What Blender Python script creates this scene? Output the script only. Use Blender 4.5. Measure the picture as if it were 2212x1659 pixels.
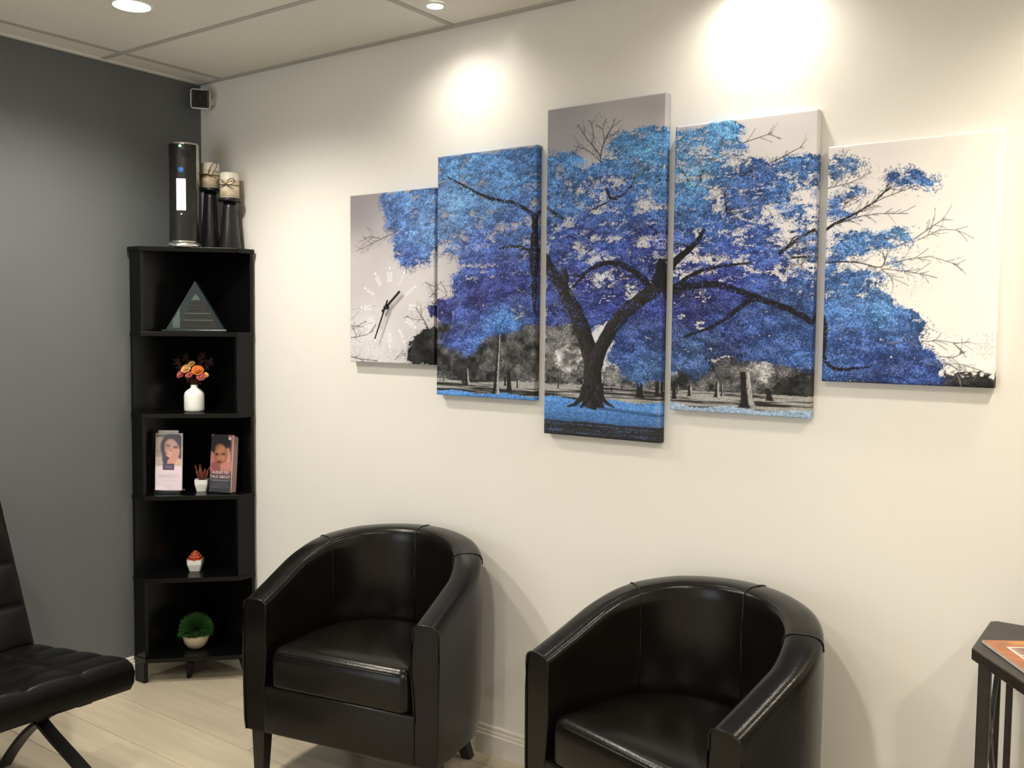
import bpy, bmesh, math, random
import numpy as np
from mathutils import Vector, Matrix

# ------------------------------------------------------------------ scene, camera, world, exposure
scene = bpy.context.scene
for o in list(bpy.data.objects):
    bpy.data.objects.remove(o, do_unlink=True)
COL = scene.collection
H = 2.434                                    # ceiling height; corner of the room is the origin, white wall y=0, grey wall x=0

cd = bpy.data.cameras.new('camera')
cam = bpy.data.objects.new('camera', cd)
COL.objects.link(cam)
cd.sensor_width = 36.0
cd.lens = 2030.96 / 2212 * 36.0
cd.clip_start = 0.05
_yaw, _pitch, _roll = 0.6238, 0.0601, 0.0105
_d = Vector((-math.sin(_yaw) * math.cos(_pitch), math.cos(_yaw) * math.cos(_pitch), -math.sin(_pitch)))
_r = _d.cross(Vector((0, 0, 1))).normalized()
_u = _r.cross(_d)
_r2 = math.cos(_roll) * _r + math.sin(_roll) * _u
_u2 = -math.sin(_roll) * _r + math.cos(_roll) * _u
M = Matrix((_r2, _u2, -_d)).transposed().to_4x4()
M.translation = Vector((3.4034, -2.4774, 1.4357))
cam.matrix_world = M
scene.camera = cam

world = bpy.data.worlds.new('world')
scene.world = world
world.use_nodes = True
world.node_tree.nodes['Background'].inputs[0].default_value = (0.90, 0.95, 1.0, 1)
world.node_tree.nodes['Background'].inputs[1].default_value = 2.0

scene.view_settings.view_transform = 'Standard'
scene.view_settings.look = 'None'
scene.view_settings.gamma = 1.0
scene.view_settings.use_curve_mapping = False
scene.view_settings.exposure = 0.86
scene.cycles.max_bounces = 5
scene.cycles.diffuse_bounces = 4
scene.cycles.glossy_bounces = 2
scene.cycles.transmission_bounces = 5
scene.cycles.caustics_reflective = False
scene.cycles.caustics_refractive = False
scene.cycles.adaptive_threshold = 0.03
scene.cycles.use_light_tree = False
scene.cycles.sample_clamp_indirect = 6.0

WARM = (1.0, 0.87, 0.68)
NEUTRAL = (1.0, 0.925, 0.79)

# ------------------------------------------------------------------ helpers
def lin(c):
    c = np.asarray(c, float) / 255.
    return np.where(c <= .04045, c / 12.92, ((c + .055) / 1.055) ** 2.4)

def tag(o, label=None, cat=None, group=None, kind=None):
    if label: o['label'] = label
    if cat: o['category'] = cat
    if group: o['group'] = group
    if kind: o['kind'] = kind
    return o

def empty(name, loc=(0, 0, 0), rz=0.0):
    o = bpy.data.objects.new(name, None)
    o.empty_display_size = 0.05
    COL.objects.link(o)
    o.location = loc
    o.rotation_euler = (0, 0, rz)
    return o

def link(name, me, mat, parent=None, loc=None, smooth=False):
    if smooth:
        me.polygons.foreach_set('use_smooth', [True] * len(me.polygons))
    if mat is not None and not me.materials:
        me.materials.append(mat)
    o = bpy.data.objects.new(name, me)
    COL.objects.link(o)
    if loc is not None: o.location = loc
    if parent is not None: o.parent = parent
    return o

def from_bm(name, bm, mat, parent=None, loc=None, smooth=False, normals=True):
    if normals:
        bmesh.ops.recalc_face_normals(bm, faces=bm.faces)
    me = bpy.data.meshes.new(name)
    bm.to_mesh(me); bm.free()
    return link(name, me, mat, parent, loc, smooth)

def from_py(name, v, f, mat, parent=None, loc=None, smooth=False):
    me = bpy.data.meshes.new(name)
    me.from_pydata([tuple(p) for p in v], [], f)
    me.validate()
    bm = bmesh.new(); bm.from_mesh(me)
    bmesh.ops.recalc_face_normals(bm, faces=bm.faces)
    bm.to_mesh(me); bm.free()
    return link(name, me, mat, parent, loc, smooth)

def box_bm(lo, hi, bevel=0.0, seg=2, bm=None):
    own = bm is None
    b = bmesh.new()
    c = [(a + d) / 2 for a, d in zip(lo, hi)]; s = [d - a for a, d in zip(lo, hi)]
    bmesh.ops.create_cube(b, size=1.0, matrix=Matrix.Translation(c) @ Matrix.Diagonal((*s, 1)))
    if bevel > 0:
        bmesh.ops.bevel(b, geom=b.edges[:], offset=bevel, segments=seg, profile=.6, affect='EDGES')
    return b

def box(name, lo, hi, mat, parent=None, bevel=0.0, seg=2, smooth=False, centre=True, rz=0.0):
    c = Vector([(a + d) / 2 for a, d in zip(lo, hi)]) if centre else Vector((0, 0, 0))
    b = box_bm([a - k for a, k in zip(lo, c)], [a - k for a, k in zip(hi, c)], bevel, seg)
    o = from_bm(name, b, mat, parent, c, smooth, False)
    o.rotation_euler[2] = rz
    return o

def prism(name, poly, z0, z1, mat, parent=None, bevel=0.0, smooth=False, loc=None):
    bm = bmesh.new()
    a = [bm.verts.new((x, y, z0)) for x, y in poly]
    b = [bm.verts.new((x, y, z1)) for x, y in poly]
    n = len(poly)
    bm.faces.new(a[::-1]); bm.faces.new(b)
    for i in range(n):
        bm.faces.new((a[i], a[(i + 1) % n], b[(i + 1) % n], b[i]))
    if bevel:
        bmesh.ops.bevel(bm, geom=bm.edges[:], offset=bevel, segments=2, profile=.6, affect='EDGES')
    return from_bm(name, bm, mat, parent, loc, smooth)

def lathe(name, prof, mat, parent=None, loc=None, n=32, sx=1.0, sy=1.0, smooth=True, cap=True):
    v, f = [], []
    m = len(prof)
    for r, z in prof:
        for k in range(n):
            a = 2 * math.pi * k / n
            v.append((r * math.cos(a) * sx, r * math.sin(a) * sy, z))
    for i in range(m - 1):
        for k in range(n):
            k2 = (k + 1) % n
            f.append((i * n + k, i * n + k2, (i + 1) * n + k2, (i + 1) * n + k))
    if cap:
        if prof[0][0] > 1e-6: f.append(tuple(range(n))[::-1])
        if prof[-1][0] > 1e-6: f.append(tuple(range((m - 1) * n, m * n)))
    return from_py(name, v, f, mat, parent, loc, smooth)

def catmull(pts, per=8):
    P = [Vector(p) for p in pts]
    out = []
    for i in range(len(P) - 1):
        p0 = P[max(i - 1, 0)]; p1 = P[i]; p2 = P[i + 1]; p3 = P[min(i + 2, len(P) - 1)]
        for k in range(per):
            t = k / per
            out.append(.5 * ((2 * p1) + (-p0 + p2) * t + (2 * p0 - 5 * p1 + 4 * p2 - p3) * t * t + (-p0 + 3 * p1 - 3 * p2 + p3) * t ** 3))
    out.append(P[-1])
    return out

def sweep(name, pts, sec, mat, parent=None, loc=None, up=(0, 0, 1), smooth=True, radii=None, closed=False):
    """a section (list of (side, up) offsets) carried along a path"""
    P = [Vector(p) for p in pts]
    n = len(P); m = len(sec)
    v, f = [], []
    upv = Vector(up)
    for i in range(n):
        t = (P[(i + 1) % n] - P[i - 1]) if closed else (P[min(i + 1, n - 1)] - P[max(i - 1, 0)])
        t.normalize()
        s = t.cross(upv)
        if s.length < 1e-4: s = t.cross(Vector((1, 0.2, 0)))
        s.normalize(); w = s.cross(t)
        k = radii[i] if radii else 1.0
        for a, b in sec:
            v.append(P[i] + s * a * k + w * b * k)
    for i in range(n if closed else n - 1):
        j = (i + 1) % n
        for q in range(m):
            q2 = (q + 1) % m
            f.append((i * m + q, i * m + q2, j * m + q2, j * m + q))
    if not closed:
        f.append(tuple(range(m))[::-1]); f.append(tuple(range((n - 1) * m, n * m)))
    return from_py(name, v, f, mat, parent, loc, smooth)

def circ(r, n=8):
    return [(r * math.cos(2 * math.pi * k / n), r * math.sin(2 * math.pi * k / n)) for k in range(n)]

def tube(name, pts, r, mat, parent=None, loc=None, n=8, radii=None, closed=False):
    return sweep(name, pts, circ(r, n), mat, parent, loc, smooth=True, radii=radii, closed=closed)

# ------------------------------------------------------------------ materials
def material(name, col, rough=.5, metal=0.0, spec=.5, coat=0.0, coat_rough=.1, noise=None, bump=None, rand=0.0, emit=None, trans=0.0, ior=1.45, sheen=0.0):
    m = bpy.data.materials.new(name)
    m.use_nodes = True
    nt = m.node_tree; N = nt.nodes; L = nt.links
    b = N['Principled BSDF']
    b.inputs['Base Color'].default_value = (*col, 1)
    b.inputs['Roughness'].default_value = rough
    b.inputs['Metallic'].default_value = metal
    b.inputs['Specular IOR Level'].default_value = spec
    b.inputs['Coat Weight'].default_value = coat
    b.inputs['Coat Roughness'].default_value = coat_rough
    b.inputs['Transmission Weight'].default_value = trans
    b.inputs['IOR'].default_value = ior
    b.inputs['Sheen Weight'].default_value = sheen
    if emit:
        b.inputs['Emission Color'].default_value = (*emit[0], 1)
        b.inputs['Emission Strength'].default_value = emit[1]
        m.cycles.emission_sampling = 'NONE'
    tc = N.new('ShaderNodeTexCoord')
    src = None
    if noise:                                   # (scale xyz, amount, detail)
        mp = N.new('ShaderNodeMapping'); mp.inputs['Scale'].default_value = noise[0]
        L.new(tc.outputs['Object'], mp.inputs['Vector'])
        nz = N.new('ShaderNodeTexNoise'); nz.inputs['Detail'].default_value = noise[2]; nz.inputs['Scale'].default_value = 1.0
        L.new(mp.outputs[0], nz.inputs['Vector'])
        if rand:
            oi = N.new('ShaderNodeObjectInfo'); nz.noise_dimensions = '4D'
            mul = N.new('ShaderNodeMath'); mul.operation = 'MULTIPLY'; mul.inputs[1].default_value = 50.
            L.new(oi.outputs['Random'], mul.inputs[0]); L.new(mul.outputs[0], nz.inputs['W'])
        mr = N.new('ShaderNodeMapRange'); mr.inputs['From Min'].default_value = .3; mr.inputs['From Max'].default_value = .7
        mr.inputs['To Min'].default_value = 1 - noise[1]; mr.inputs['To Max'].default_value = 1 + noise[1]
        L.new(nz.outputs['Fac'], mr.inputs['Value'])
        src = mr.outputs[0]
    if rand:
        oi2 = N.new('ShaderNodeObjectInfo')
        mr2 = N.new('ShaderNodeMapRange'); mr2.inputs['To Min'].default_value = 1 - rand; mr2.inputs['To Max'].default_value = 1 + rand
        L.new(oi2.outputs['Random'], mr2.inputs['Value'])
        if src is None: src = mr2.outputs[0]
        else:
            mu = N.new('ShaderNodeMath'); mu.operation = 'MULTIPLY'
            L.new(src, mu.inputs[0]); L.new(mr2.outputs[0], mu.inputs[1]); src = mu.outputs[0]
    if src is not None:
        vm = N.new('ShaderNodeVectorMath'); vm.operation = 'SCALE'
        vm.inputs[0].default_value = col
        L.new(src, vm.inputs['Scale']); L.new(vm.outputs[0], b.inputs['Base Color'])
    if bump:                                    # (scale, strength, distance)
        nb = N.new('ShaderNodeTexNoise'); nb.inputs['Scale'].default_value = bump[0]; nb.inputs['Detail'].default_value = 1
        L.new(tc.outputs['Object'], nb.inputs['Vector'])
        bp = N.new('ShaderNodeBump'); bp.inputs['Strength'].default_value = bump[1]; bp.inputs['Distance'].default_value = bump[2]
        L.new(nb.outputs['Fac'], bp.inputs['Height']); L.new(bp.outputs[0], b.inputs['Normal'])
    return m

def print_material(name, rough=.6, bump=None, coat=0.0):
    m = bpy.data.materials.new(name); m.use_nodes = True
    N = m.node_tree.nodes; L = m.node_tree.links; b = N['Principled BSDF']
    a = N.new('ShaderNodeAttribute'); a.attribute_name = 'print'
    L.new(a.outputs['Color'], b.inputs['Base Color'])
    b.inputs['Roughness'].default_value = rough
    b.inputs['Coat Weight'].default_value = coat
    b.inputs['Specular IOR Level'].default_value = .3
    if bump:
        tc = N.new('ShaderNodeTexCoord'); nb = N.new('ShaderNodeTexNoise'); nb.inputs['Scale'].default_value = bump[0]
        L.new(tc.outputs['Object'], nb.inputs['Vector'])
        bp = N.new('ShaderNodeBump'); bp.inputs['Strength'].default_value = bump[1]; bp.inputs['Distance'].default_value = bump[2]
        L.new(nb.outputs['Fac'], bp.inputs['Height']); L.new(bp.outputs[0], b.inputs['Normal'])
    return m

MT = {
    'white_wall': material('white_wall_paint', (.80, .79, .76), .30, spec=.5, bump=(140, .10, .001)),
    'grey_wall': material('grey_wall_paint', (.116, .126, .133), .42, spec=.4, noise=((3, 3, 3), .03, 2), bump=(140, .12, .001)),
    'ceiling_tile': material('ceiling_tile', (.74, .725, .67), .9, noise=((60, 60, 60), .03, 4), bump=(220, .25, .001)),
    'ceiling_bar': material('ceiling_bar', (.44, .43, .40), .6),
    'trim_white': material('white_trim_paint', (.72, .69, .62), .4),
    'plank': material('wood_look_plank', (.49, .43, .33), .38, spec=.4, noise=((2.2, 26, 10), .13, 4), rand=.07),
    'grout': material('grout', (.46, .41, .325), .8),
    'shelf': material('black_laminate', (.0028, .0028, .0030), .24, spec=.30, bump=(320, .06, .0006)),
    'leather': material('black_leather', (.0056, .0048, .0039), .23, spec=.32, noise=((8, 8, 8), .25, 3), bump=(260, .22, .0012)),
    'lounge_leather': material('lounge_leather', (.0026, .0024, .0021), .34, spec=.17, bump=(260, .2, .001)),
    'seam': material('leather_seam', (.006, .006, .006), .5),
    'leg_wood': material('dark_leg_wood', (.010, .008, .007), .35),
    'table_wood': material('espresso_wood', (.022, .017, .014), .38, noise=((3, 40, 40), .3, 3)),
    'black_metal': material('black_metal', (.010, .010, .010), .4, metal=0.0),
    'silver': material('brushed_silver', (.78, .77, .74), .25, metal=1.0),
    'dark_plastic': material('dark_plastic', (.010, .009, .008), .3),
    'vent': material('vent_black', (.003, .003, .003), .7),
    'white_plastic': material('white_plastic', (.80, .80, .80), .35),
    'black_gloss': material('black_gloss', (.006, .006, .006), .12),
    'white_ceramic': material('white_ceramic', (.86, .86, .84), .25),
    'cream_ceramic': material('cream_ceramic', (.62, .50, .36), .55, noise=((90, 90, 90), .10, 2)),
    'wax': material('ivory_wax', (.80, .76, .66), .35),
    'wrap': material('birch_wrap', (.70, .60, .44), .6, noise=((30, 30, 60), .22, 3)),
    'twine': material('brown_twine', (.06, .04, .025), .8),
    'black_satin': material('black_satin', (.008, .008, .009), .3),
    'paper': material('white_paper', (.80, .78, .76), .6),
    'letter': material('pale_lettering', (.74, .66, .66), .6),
    'hand': material('clock_hand_black', (.012, .010, .008), .4),
    'lens': material('lit_lens', (1, 1, 1), .5, emit=((1.0, .93, .80), 22.0)),
    'led': material('green_led', (.05, .8, .1), .4, emit=((.10, 1.0, .12), 9.0)),
    'display': material('lit_white_display', (.8, .78, .85), .4, emit=((.86, .84, 1.0), .22)),
    'sticker': material('blue_sticker', (.03, .15, .42), .5),
    'print_canvas': print_material('canvas_print', .62, (900, .15, .0004)),
    'print_paper': print_material('gloss_paper_print', .28, None, .25),
}
def glass_mat(name, col, rough, ior=1.5, weight=1.0):
    return material(name, col, rough, trans=weight, ior=ior)
def clear_mat(name, gloss):
    m = bpy.data.materials.new(name); m.use_nodes = True
    N = m.node_tree.nodes; L = m.node_tree.links; N.remove(N['Principled BSDF'])
    t = N.new('ShaderNodeBsdfTransparent'); t.inputs[0].default_value = (.97, .98, .98, 1)
    g = N.new('ShaderNodeBsdfGlossy'); g.inputs['Roughness'].default_value = .04
    fr = N.new('ShaderNodeFresnel'); fr.inputs[0].default_value = gloss
    mx = N.new('ShaderNodeMixShader'); L.new(fr.outputs[0], mx.inputs[0]); L.new(t.outputs[0], mx.inputs[1]); L.new(g.outputs[0], mx.inputs[2])
    L.new(mx.outputs[0], N['Material Output'].inputs[0]); return m
MT['acrylic'] = clear_mat('clear_acrylic', 1.3)
MT['award_glass'] = material('green_glass', (.012, .020, .018), .16, trans=.25, ior=1.45, spec=.18)
MT['frost'] = material('frosted_engraving', (.020, .021, .018), .7)
MT['frost_light'] = material('frosted_facet', (.075, .105, .095), .5)
MT['pane'] = clear_mat('window_glass', 1.4)
def leaf_mat(name, col, amt=.3):
    return material(name, col, .6, noise=((90, 90, 90), amt, 3))
MT['bloom_orange'] = leaf_mat('bloom_orange', (.58, .15, .022)); MT['bloom_peach'] = leaf_mat('bloom_peach', (.72, .40, .15))
MT['bloom_pink'] = leaf_mat('bloom_pink', (.50, .11, .09)); MT['bloom_yellow'] = leaf_mat('bloom_yellow', (.62, .36, .09))
MT['sprig'] = leaf_mat('dried_sprig', (.07, .020, .030)); MT['stem'] = leaf_mat('dried_stem', (.14, .06, .03))
MT['succulent'] = leaf_mat('red_brown_leaf', (.16, .040, .028)); MT['rosette'] = leaf_mat('orange_leaf', (.52, .11, .045))
MT['grass'] = leaf_mat('green_blade', (.024, .105, .016), .5); MT['soil'] = leaf_mat('soil', (.05, .03, .02))

# ------------------------------------------------------------------ the room
XR, YF = 5.0, -4.3                           # right wall and the wall behind the camera
def structure(o): o['kind'] = 'structure'; return o

wb = structure(box('wall_back', (-.1, 0, -.02), (XR + .1, .1, H + .1), MT['white_wall']))
wl = structure(box('wall_left', (-.1, YF - .1, -.02), (0, 0, H + .1), MT['grey_wall']))
wr = structure(box('wall_right', (XR, YF - .1, -.02), (XR + .1, 0, H + .1), MT['white_wall']))
# front wall with a glazed opening
wx0, wx1, wz0, wz1 = .35, 1.75, .25, 2.05
bm = bmesh.new()
for lo, hi in (((0, YF - .1, -.02), (wx0, YF, H + .1)), ((wx1, YF - .1, -.02), (XR, YF, H + .1)),
               ((wx0, YF - .1, -.02), (wx1, YF, wz0)), ((wx0, YF - .1, wz1), (wx1, YF, H + .1))):
    t = box_bm(lo, hi); me = bpy.data.meshes.new('t'); t.to_mesh(me); t.free(); bm.from_mesh(me); bpy.data.meshes.remove(me)
structure(from_bm('wall_front', bm, MT['white_wall'], normals=False))
win = structure(empty('window_1', ((wx0 + wx1) / 2, YF - .05, wz0)))
ww = (wx1 - wx0) / 2; wh = wz1 - wz0
box('window_pane', (-ww + .04, -.004, .04), (ww - .04, .004, wh - .04), MT['pane'], win)
for lo, hi in (((-ww, -.03, 0), (-ww + .05, .03, wh)), ((ww - .05, -.03, 0), (ww, .03, wh)), ((-ww + .05, -.03, 0), (ww - .05, .03, .05)),
               ((-ww + .05, -.03, wh - .05), (ww - .05, .03, wh)), ((-.02, -.03, .05), (.02, .03, wh - .05))):
    box('window_frame', lo, hi, MT['trim_white'], win)
pl = bpy.data.lights.new('sky_portal', 'AREA'); pl.shape = 'RECTANGLE'; pl.size = wx1 - wx0; pl.size_y = wz1 - wz0; pl.cycles.is_portal = True
po = bpy.data.objects.new('sky_portal', pl); COL.objects.link(po); po.location = ((wx0 + wx1) / 2, YF - .11, (wz0 + wz1) / 2)
po.rotation_euler = (math.radians(90), 0, 0)
po['kind'] = 'helper'

# floor: a screed with wood-look planks laid along the white wall
fl = structure(box('floor', (0, YF, -.06), (XR, 0, -.0025), MT['grout']))
random.seed(4)
pw, pl_, gap = .2, 1.2, .0024
plank_cache = {}
row = 0; y1 = -.077 + .2
while y1 > YF:
    y0 = y1 - pw
    a, b = max(y0, YF) + gap / 2, min(y1, 0) - gap / 2
    off = (.08 + row * .4) % pl_ - pl_
    x = off
    while x < XR:
        xa, xb = max(x, 0) + gap / 2, min(x + pl_, XR) - gap / 2
        if xb - xa > .02 and b - a > .01:
            key = (round(xb - xa, 4), round(b - a, 4))
            if key not in plank_cache:
                bmp = box_bm((-key[0] / 2, -key[1] / 2, -.006), (key[0] / 2, key[1] / 2, 0), .0012, 1)
                me = bpy.data.meshes.new('plank'); bmp.to_mesh(me); bmp.free(); me.materials.append(MT['plank']); plank_cache[key] = me
            o = bpy.data.objects.new('plank', plank_cache[key]); COL.objects.link(o)
            o.parent = fl; o.matrix_parent_inverse = Matrix.Identity(4)
            o.location = Vector(((xa + xb) / 2, (a + b) / 2, 0)) - fl.location
        x += pl_
    y1 = y0; row += 1

# ceiling: slab, lay-in tiles and the bars between them
cl = structure(box('ceiling', (0, YF, H + .012), (XR, 0, H + .1), MT['ceiling_tile']))
def child_of(o, parent):
    o.parent = parent; o.location = o.location - parent.location; return o
gx = [0] + [.150 + 1.22 * k for k in range(4)] + [XR]
gy = [0] + [-.447 - .61 * k for k in range(7)] + [YF]
tile_cache = {}
for i in range(len(gx) - 1):
    for j in range(len(gy) - 1):
        w, d = gx[i + 1] - gx[i], gy[j] - gy[j + 1]
        key = (round(w, 3), round(d, 3))
        if key not in tile_cache:
            t = box_bm((-w / 2 + .010, -d / 2 + .010, 0), (w / 2 - .010, d / 2 - .010, .010), .002, 1)
            me = bpy.data.meshes.new('ceiling_tile'); t.to_mesh(me); t.free(); me.materials.append(MT['ceiling_tile']); tile_cache[key] = me
        o = bpy.data.objects.new('ceiling_tile', tile_cache[key]); COL.objects.link(o)
        o.location = ((gx[i] + gx[i + 1]) / 2, (gy[j] + gy[j + 1]) / 2, H + .002); child_of(o, cl)
for x in gx[1:-1]:
    child_of(box('ceiling_bar', (x - .011, YF, H - .001), (x + .011, 0, H + .010), MT['ceiling_bar']), cl)
for y in gy[1:-1]:
    child_of(box('ceiling_bar', (0, y - .011, H), (XR, y + .011, H + .011), MT['ceiling_bar']), cl)
structure(box('trim_1', (0, -.020, H - .004), (XR, -.0005, H + .008), MT['ceiling_bar']))
structure(box('trim_2', (.0005, YF, H - .0035), (.020, -.021, H + .008), MT['ceiling_tile']))

# baseboards with a stepped profile
def baseboard(name, a, b, nrm):
    sec = [(0, 0), (.013, 0), (.013, .066), (.0095, .070), (.0095, .078), (.0065, .082), (.0065, .092), (.003, .097), (0, .097)]
    v, f = [], []
    for p in (a, b):
        for d, z in sec: v.append((p[0] + nrm[0] * (d + .0005), p[1] + nrm[1] * (d + .0005), z + .0005))
    n = len(sec)
    for q in range(n): f.append((q, (q + 1) % n, n + (q + 1) % n, n + q))
    f.append(tuple(range(n))); f.append(tuple(range(n, 2 * n))[::-1])
    return structure(from_py(name, v, f, MT['trim_white']))
baseboard('baseboard_back', (0, 0), (XR, 0), (0, -1))
baseboard('baseboard_left', (0, YF), (0, -.014), (1, 0))
baseboard('baseboard_right', (XR, YF), (XR, -.014), (-1, 0))
# ------------------------------------------------------------------ recessed downlights, each with its own light
def downlight(x, y, r, watts, colour, label, cone=125, blend=.55, soft=.03, lens=1.0, group=None):
    root = empty('recessed_downlight', (x, y, H))
    lathe('trim_ring', [(r, -.001), (r * 1.05, -.006), (r * 1.14, -.006), (r * 1.18, -.001), (r * 1.18, .001), (r, .001)], MT['white_plastic'], root, n=40, cap=False)
    lathe('lens', [(0, -.0035), (r * .98, -.0035), (r * .98, -.001), (0, -.001)], MT['lens'], root, n=32, cap=False)
    ld = bpy.data.lights.new('downlight_beam', 'SPOT')
    ld.energy = watts; ld.color = colour; ld.spot_size = math.radians(cone); ld.spot_blend = blend; ld.shadow_soft_size = soft
    lo = bpy.data.objects.new('downlight_beam', ld); COL.objects.link(lo); lo.parent = root; lo.location = (0, 0, -.012 - soft * 0)
    tag(root, label, 'ceiling light', group)
    return root
downlight(.665, -.735, .054, 54, NEUTRAL, 'large round lit ceiling downlight near the dark grey wall', 150, .8, .06)
downlight(1.455, -.20, .025, 7.5, NEUTRAL, 'small lit ceiling downlight close to the white wall above the canvas prints', 150, 1.0, .03)
downlight(2.44, -.13, .025, 10, NEUTRAL, 'small ceiling downlight above the fourth canvas print', 150, 1.0, .03)
downlight(3.40, -.22, .025, 15, WARM, 'small warm ceiling downlight above the side table', 125, .9, .025)
for x, y, colour, where in ((.67, -1.66, NEUTRAL, 'over the tufted lounge chair'), (2.5, -2.0, NEUTRAL, 'added as unseen fill over the open floor facing the tub chairs'), (4.33, -2.0, NEUTRAL, 'added as unseen fill by the wall opposite the dark grey one'),
                            (2.5, -3.2, NEUTRAL, 'added as unseen fill towards the window wall'), (3.45, -.78, WARM, 'in front of the side table')):  # unseen lamps over the open floor and far walls are added as fill light
    downlight(x, y, .072, 40 if x == 3.45 else 60, colour, 'large round ceiling downlight ' + where, 160, .8, .06, group='large downlights of the room')

# ------------------------------------------------------------------ the five-panel canvas print
X0,X1,Z0,Z1,RS=.885,3.055,1.085,2.135,.0008
def lattice(rng,nx,nz,ax,az):
    # smooth value noise; ax, az = lattice coordinates of columns and rows
    g=rng.random((nz,nx)); xi=np.floor(ax).astype(int);zi=np.floor(az).astype(int)
    fx=ax-xi;fz=az-zi;fx=fx*fx*(3-2*fx);fz=fz*fz*(3-2*fz)
    r=g[:,xi%nx]*(1-fx)+g[:,(xi+1)%nx]*fx
    return r[zi%nz]*(1-fz)[:,None]+r[(zi+1)%nz]*fz[:,None]
def fbm(rng,xs,zs,sx,sz,octs=3):
    s=0.;t=0.;a=1.
    for o in range(octs):
        k=2**o; s=s+a*lattice(rng,int((xs[-1]-xs[0])/sx*k)+3,int((zs[-1]-zs[0])/sz*k)+3,(xs-xs[0])/sx*k,(zs-zs[0])/sz*k);t+=a;a*=.6
    return s/t
def inpoly(pts,X,Z):
    m=np.zeros(X.shape,bool);n=len(pts)
    for i in range(n):
        x1,z1=pts[i];x2,z2=pts[(i+1)%n]
        if z1==z2: continue
        m^=((z1>Z)!=(z2>Z))&(X<(x2-x1)*(Z-z1)/(z2-z1)+x1)
    return m
def blur(a,k,n=2):
    for _ in range(n):
        for ax in (0,1):
            p=np.pad(a,[(k,k) if i==ax else (0,0) for i in (0,1)],mode='edge');c=np.cumsum(p,axis=ax)
            z=np.zeros_like(np.take(c,[0],ax));c=np.concatenate([z,c],ax)
            L=a.shape[ax];i=np.arange(L);a=(np.take(c,i+2*k+1,ax)-np.take(c,i,ax))/(2*k+1)
    return a
def idw(pts,X,Z,p=3.):
    num=0.;den=0.
    for q in pts:
        w=1/((X-q[0])**2+(Z-q[1])**2+400.)**(p/2); num=num+w[...,None]*lin(q[2:5]); den=den+w
    return num/den[...,None]
def paint_tree(D,seed=5):
    rng=np.random.default_rng(seed)
    nx=int(round((X1-X0)/RS));nz=int(round((Z1-Z0)/RS))
    xs=(X0+(np.arange(nx)+.5)*RS)*1000;zs=(Z0+(np.arange(nz)+.5)*RS)*1000
    F=4;cx=xs[::F];cz=zs[::F];CX,CZ=np.meshgrid(cx,cz)
    iz=np.minimum(np.arange(nz)//F,len(cz)-1);ix=np.minimum(np.arange(nx)//F,len(cx)-1)
    up=lambda a:a[iz][:,ix]
    sky=blur3(idw(D['sky'],CX,CZ,2.5),6)
    img=up(sky).astype(np.float32)
    img*=(.97+.06*fbm(rng,xs,zs,60,60,3))[...,None].astype(np.float32)
    gb=D['gb'];hz=gb['h3']
    def strokes(px,pz,col,L,W,ang,alpha=1.):
        # every stroke is a row of dots; px,pz mm ; L mm ; W dots across
        n=len(px);m=max(2,int(L.max()/ (RS*1000)/1.0)+1)
        t=np.linspace(-.5,.5,m)
        for w in range(W):
            o=(w-(W-1)/2)*RS*1000
            tap=1.
            qx=px[:,None]+t*L[:,None]*np.cos(ang)[:,None]-o*np.sin(ang)[:,None]
            qz=pz[:,None]+t*L[:,None]*np.sin(ang)[:,None]+o*np.cos(ang)[:,None]
            jx=((qx/1000-X0)/RS).astype(int).ravel();jz=((qz/1000-Z0)/RS).astype(int).ravel()
            ok=(jx>=0)&(jx<nx)&(jz>=0)&(jz<nz)
            c=np.repeat(col,m,0)[ok]
            if alpha>=1: img[jz[ok],jx[ok]]=c
            else: img[jz[ok],jx[ok]]=img[jz[ok],jx[ok]]*(1-alpha)+c*alpha
    def scatter(dens,count):
        # sample positions by density (coarse grid)
        p=np.clip(dens,0,None).ravel();c=np.cumsum(p);k=np.searchsorted(c,rng.random(count)*c[-1]);k=np.minimum(k,len(c)-1)
        z,x=np.divmod(k,len(cx));s=F*RS*1000
        return cx[x]+(rng.random(count)-.5)*s,cz[z]+(rng.random(count)-.5)*s,k
    n_f=fbm(rng,xs,zs,9,7,3);n_m=fbm(rng,cx,cz,55,32,3)
    # ---- grey background trees
    tex=(.3+1.7*fbm(rng,xs,zs,5,4,2)**1.7);n_g=fbm(rng,cx,cz,30,24,3)
    for tone,dens,pts in D['grey']:
        m=blur(inpoly(pts,CX,CZ).astype(float),5)
        v=lin([tone,tone*.965,tone*.92])
        shade=np.clip(.25+3.0*(n_g-.33),.18,2.1)
        if dens>.8:
            k=(up(m*(.5+1.0*n_m))*.6+n_f*.4>.40)&(up(m)>.1)
            img[k]=(v*(tex*up(shade))[k][:,None]).astype(np.float32)
        c=int(m.sum()*(F*RS)**2*(260000 if dens>.8 else 110000*dens))
        if c<5: continue
        px,pz,kk=scatter(m*(.15+n_m),c)
        b=np.exp(rng.normal(0,.62,c)).clip(.15,3.4)*shade.ravel()[kk] if dens>.8 else np.clip(rng.normal(1,.25,c),.5,1.5)
        strokes(px,pz,(v*b[:,None]).astype(np.float32),rng.uniform(1.2,4,c) if dens>.8 else rng.uniform(3,12,c),1,rng.normal(.2,.9,c)+(0 if dens>.8 else math.pi*.2*np.sign(rng.normal(0,1,c))),1 if dens>.8 else .5)
    # ---- ground below the horizon
    XX=xs[None,:];ZZ=zs[:,None]
    right=np.clip((XX-2150)/60,0,1)          # paler, sunnier meadow on the right part
    row=fbm(rng,xs,zs,130,5,3);fine=fbm(rng,xs,zs,4,2.2,2)
    sel=(ZZ<hz+4*(n_f-.5))&(XX<2625)&(XX>1322)
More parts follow.
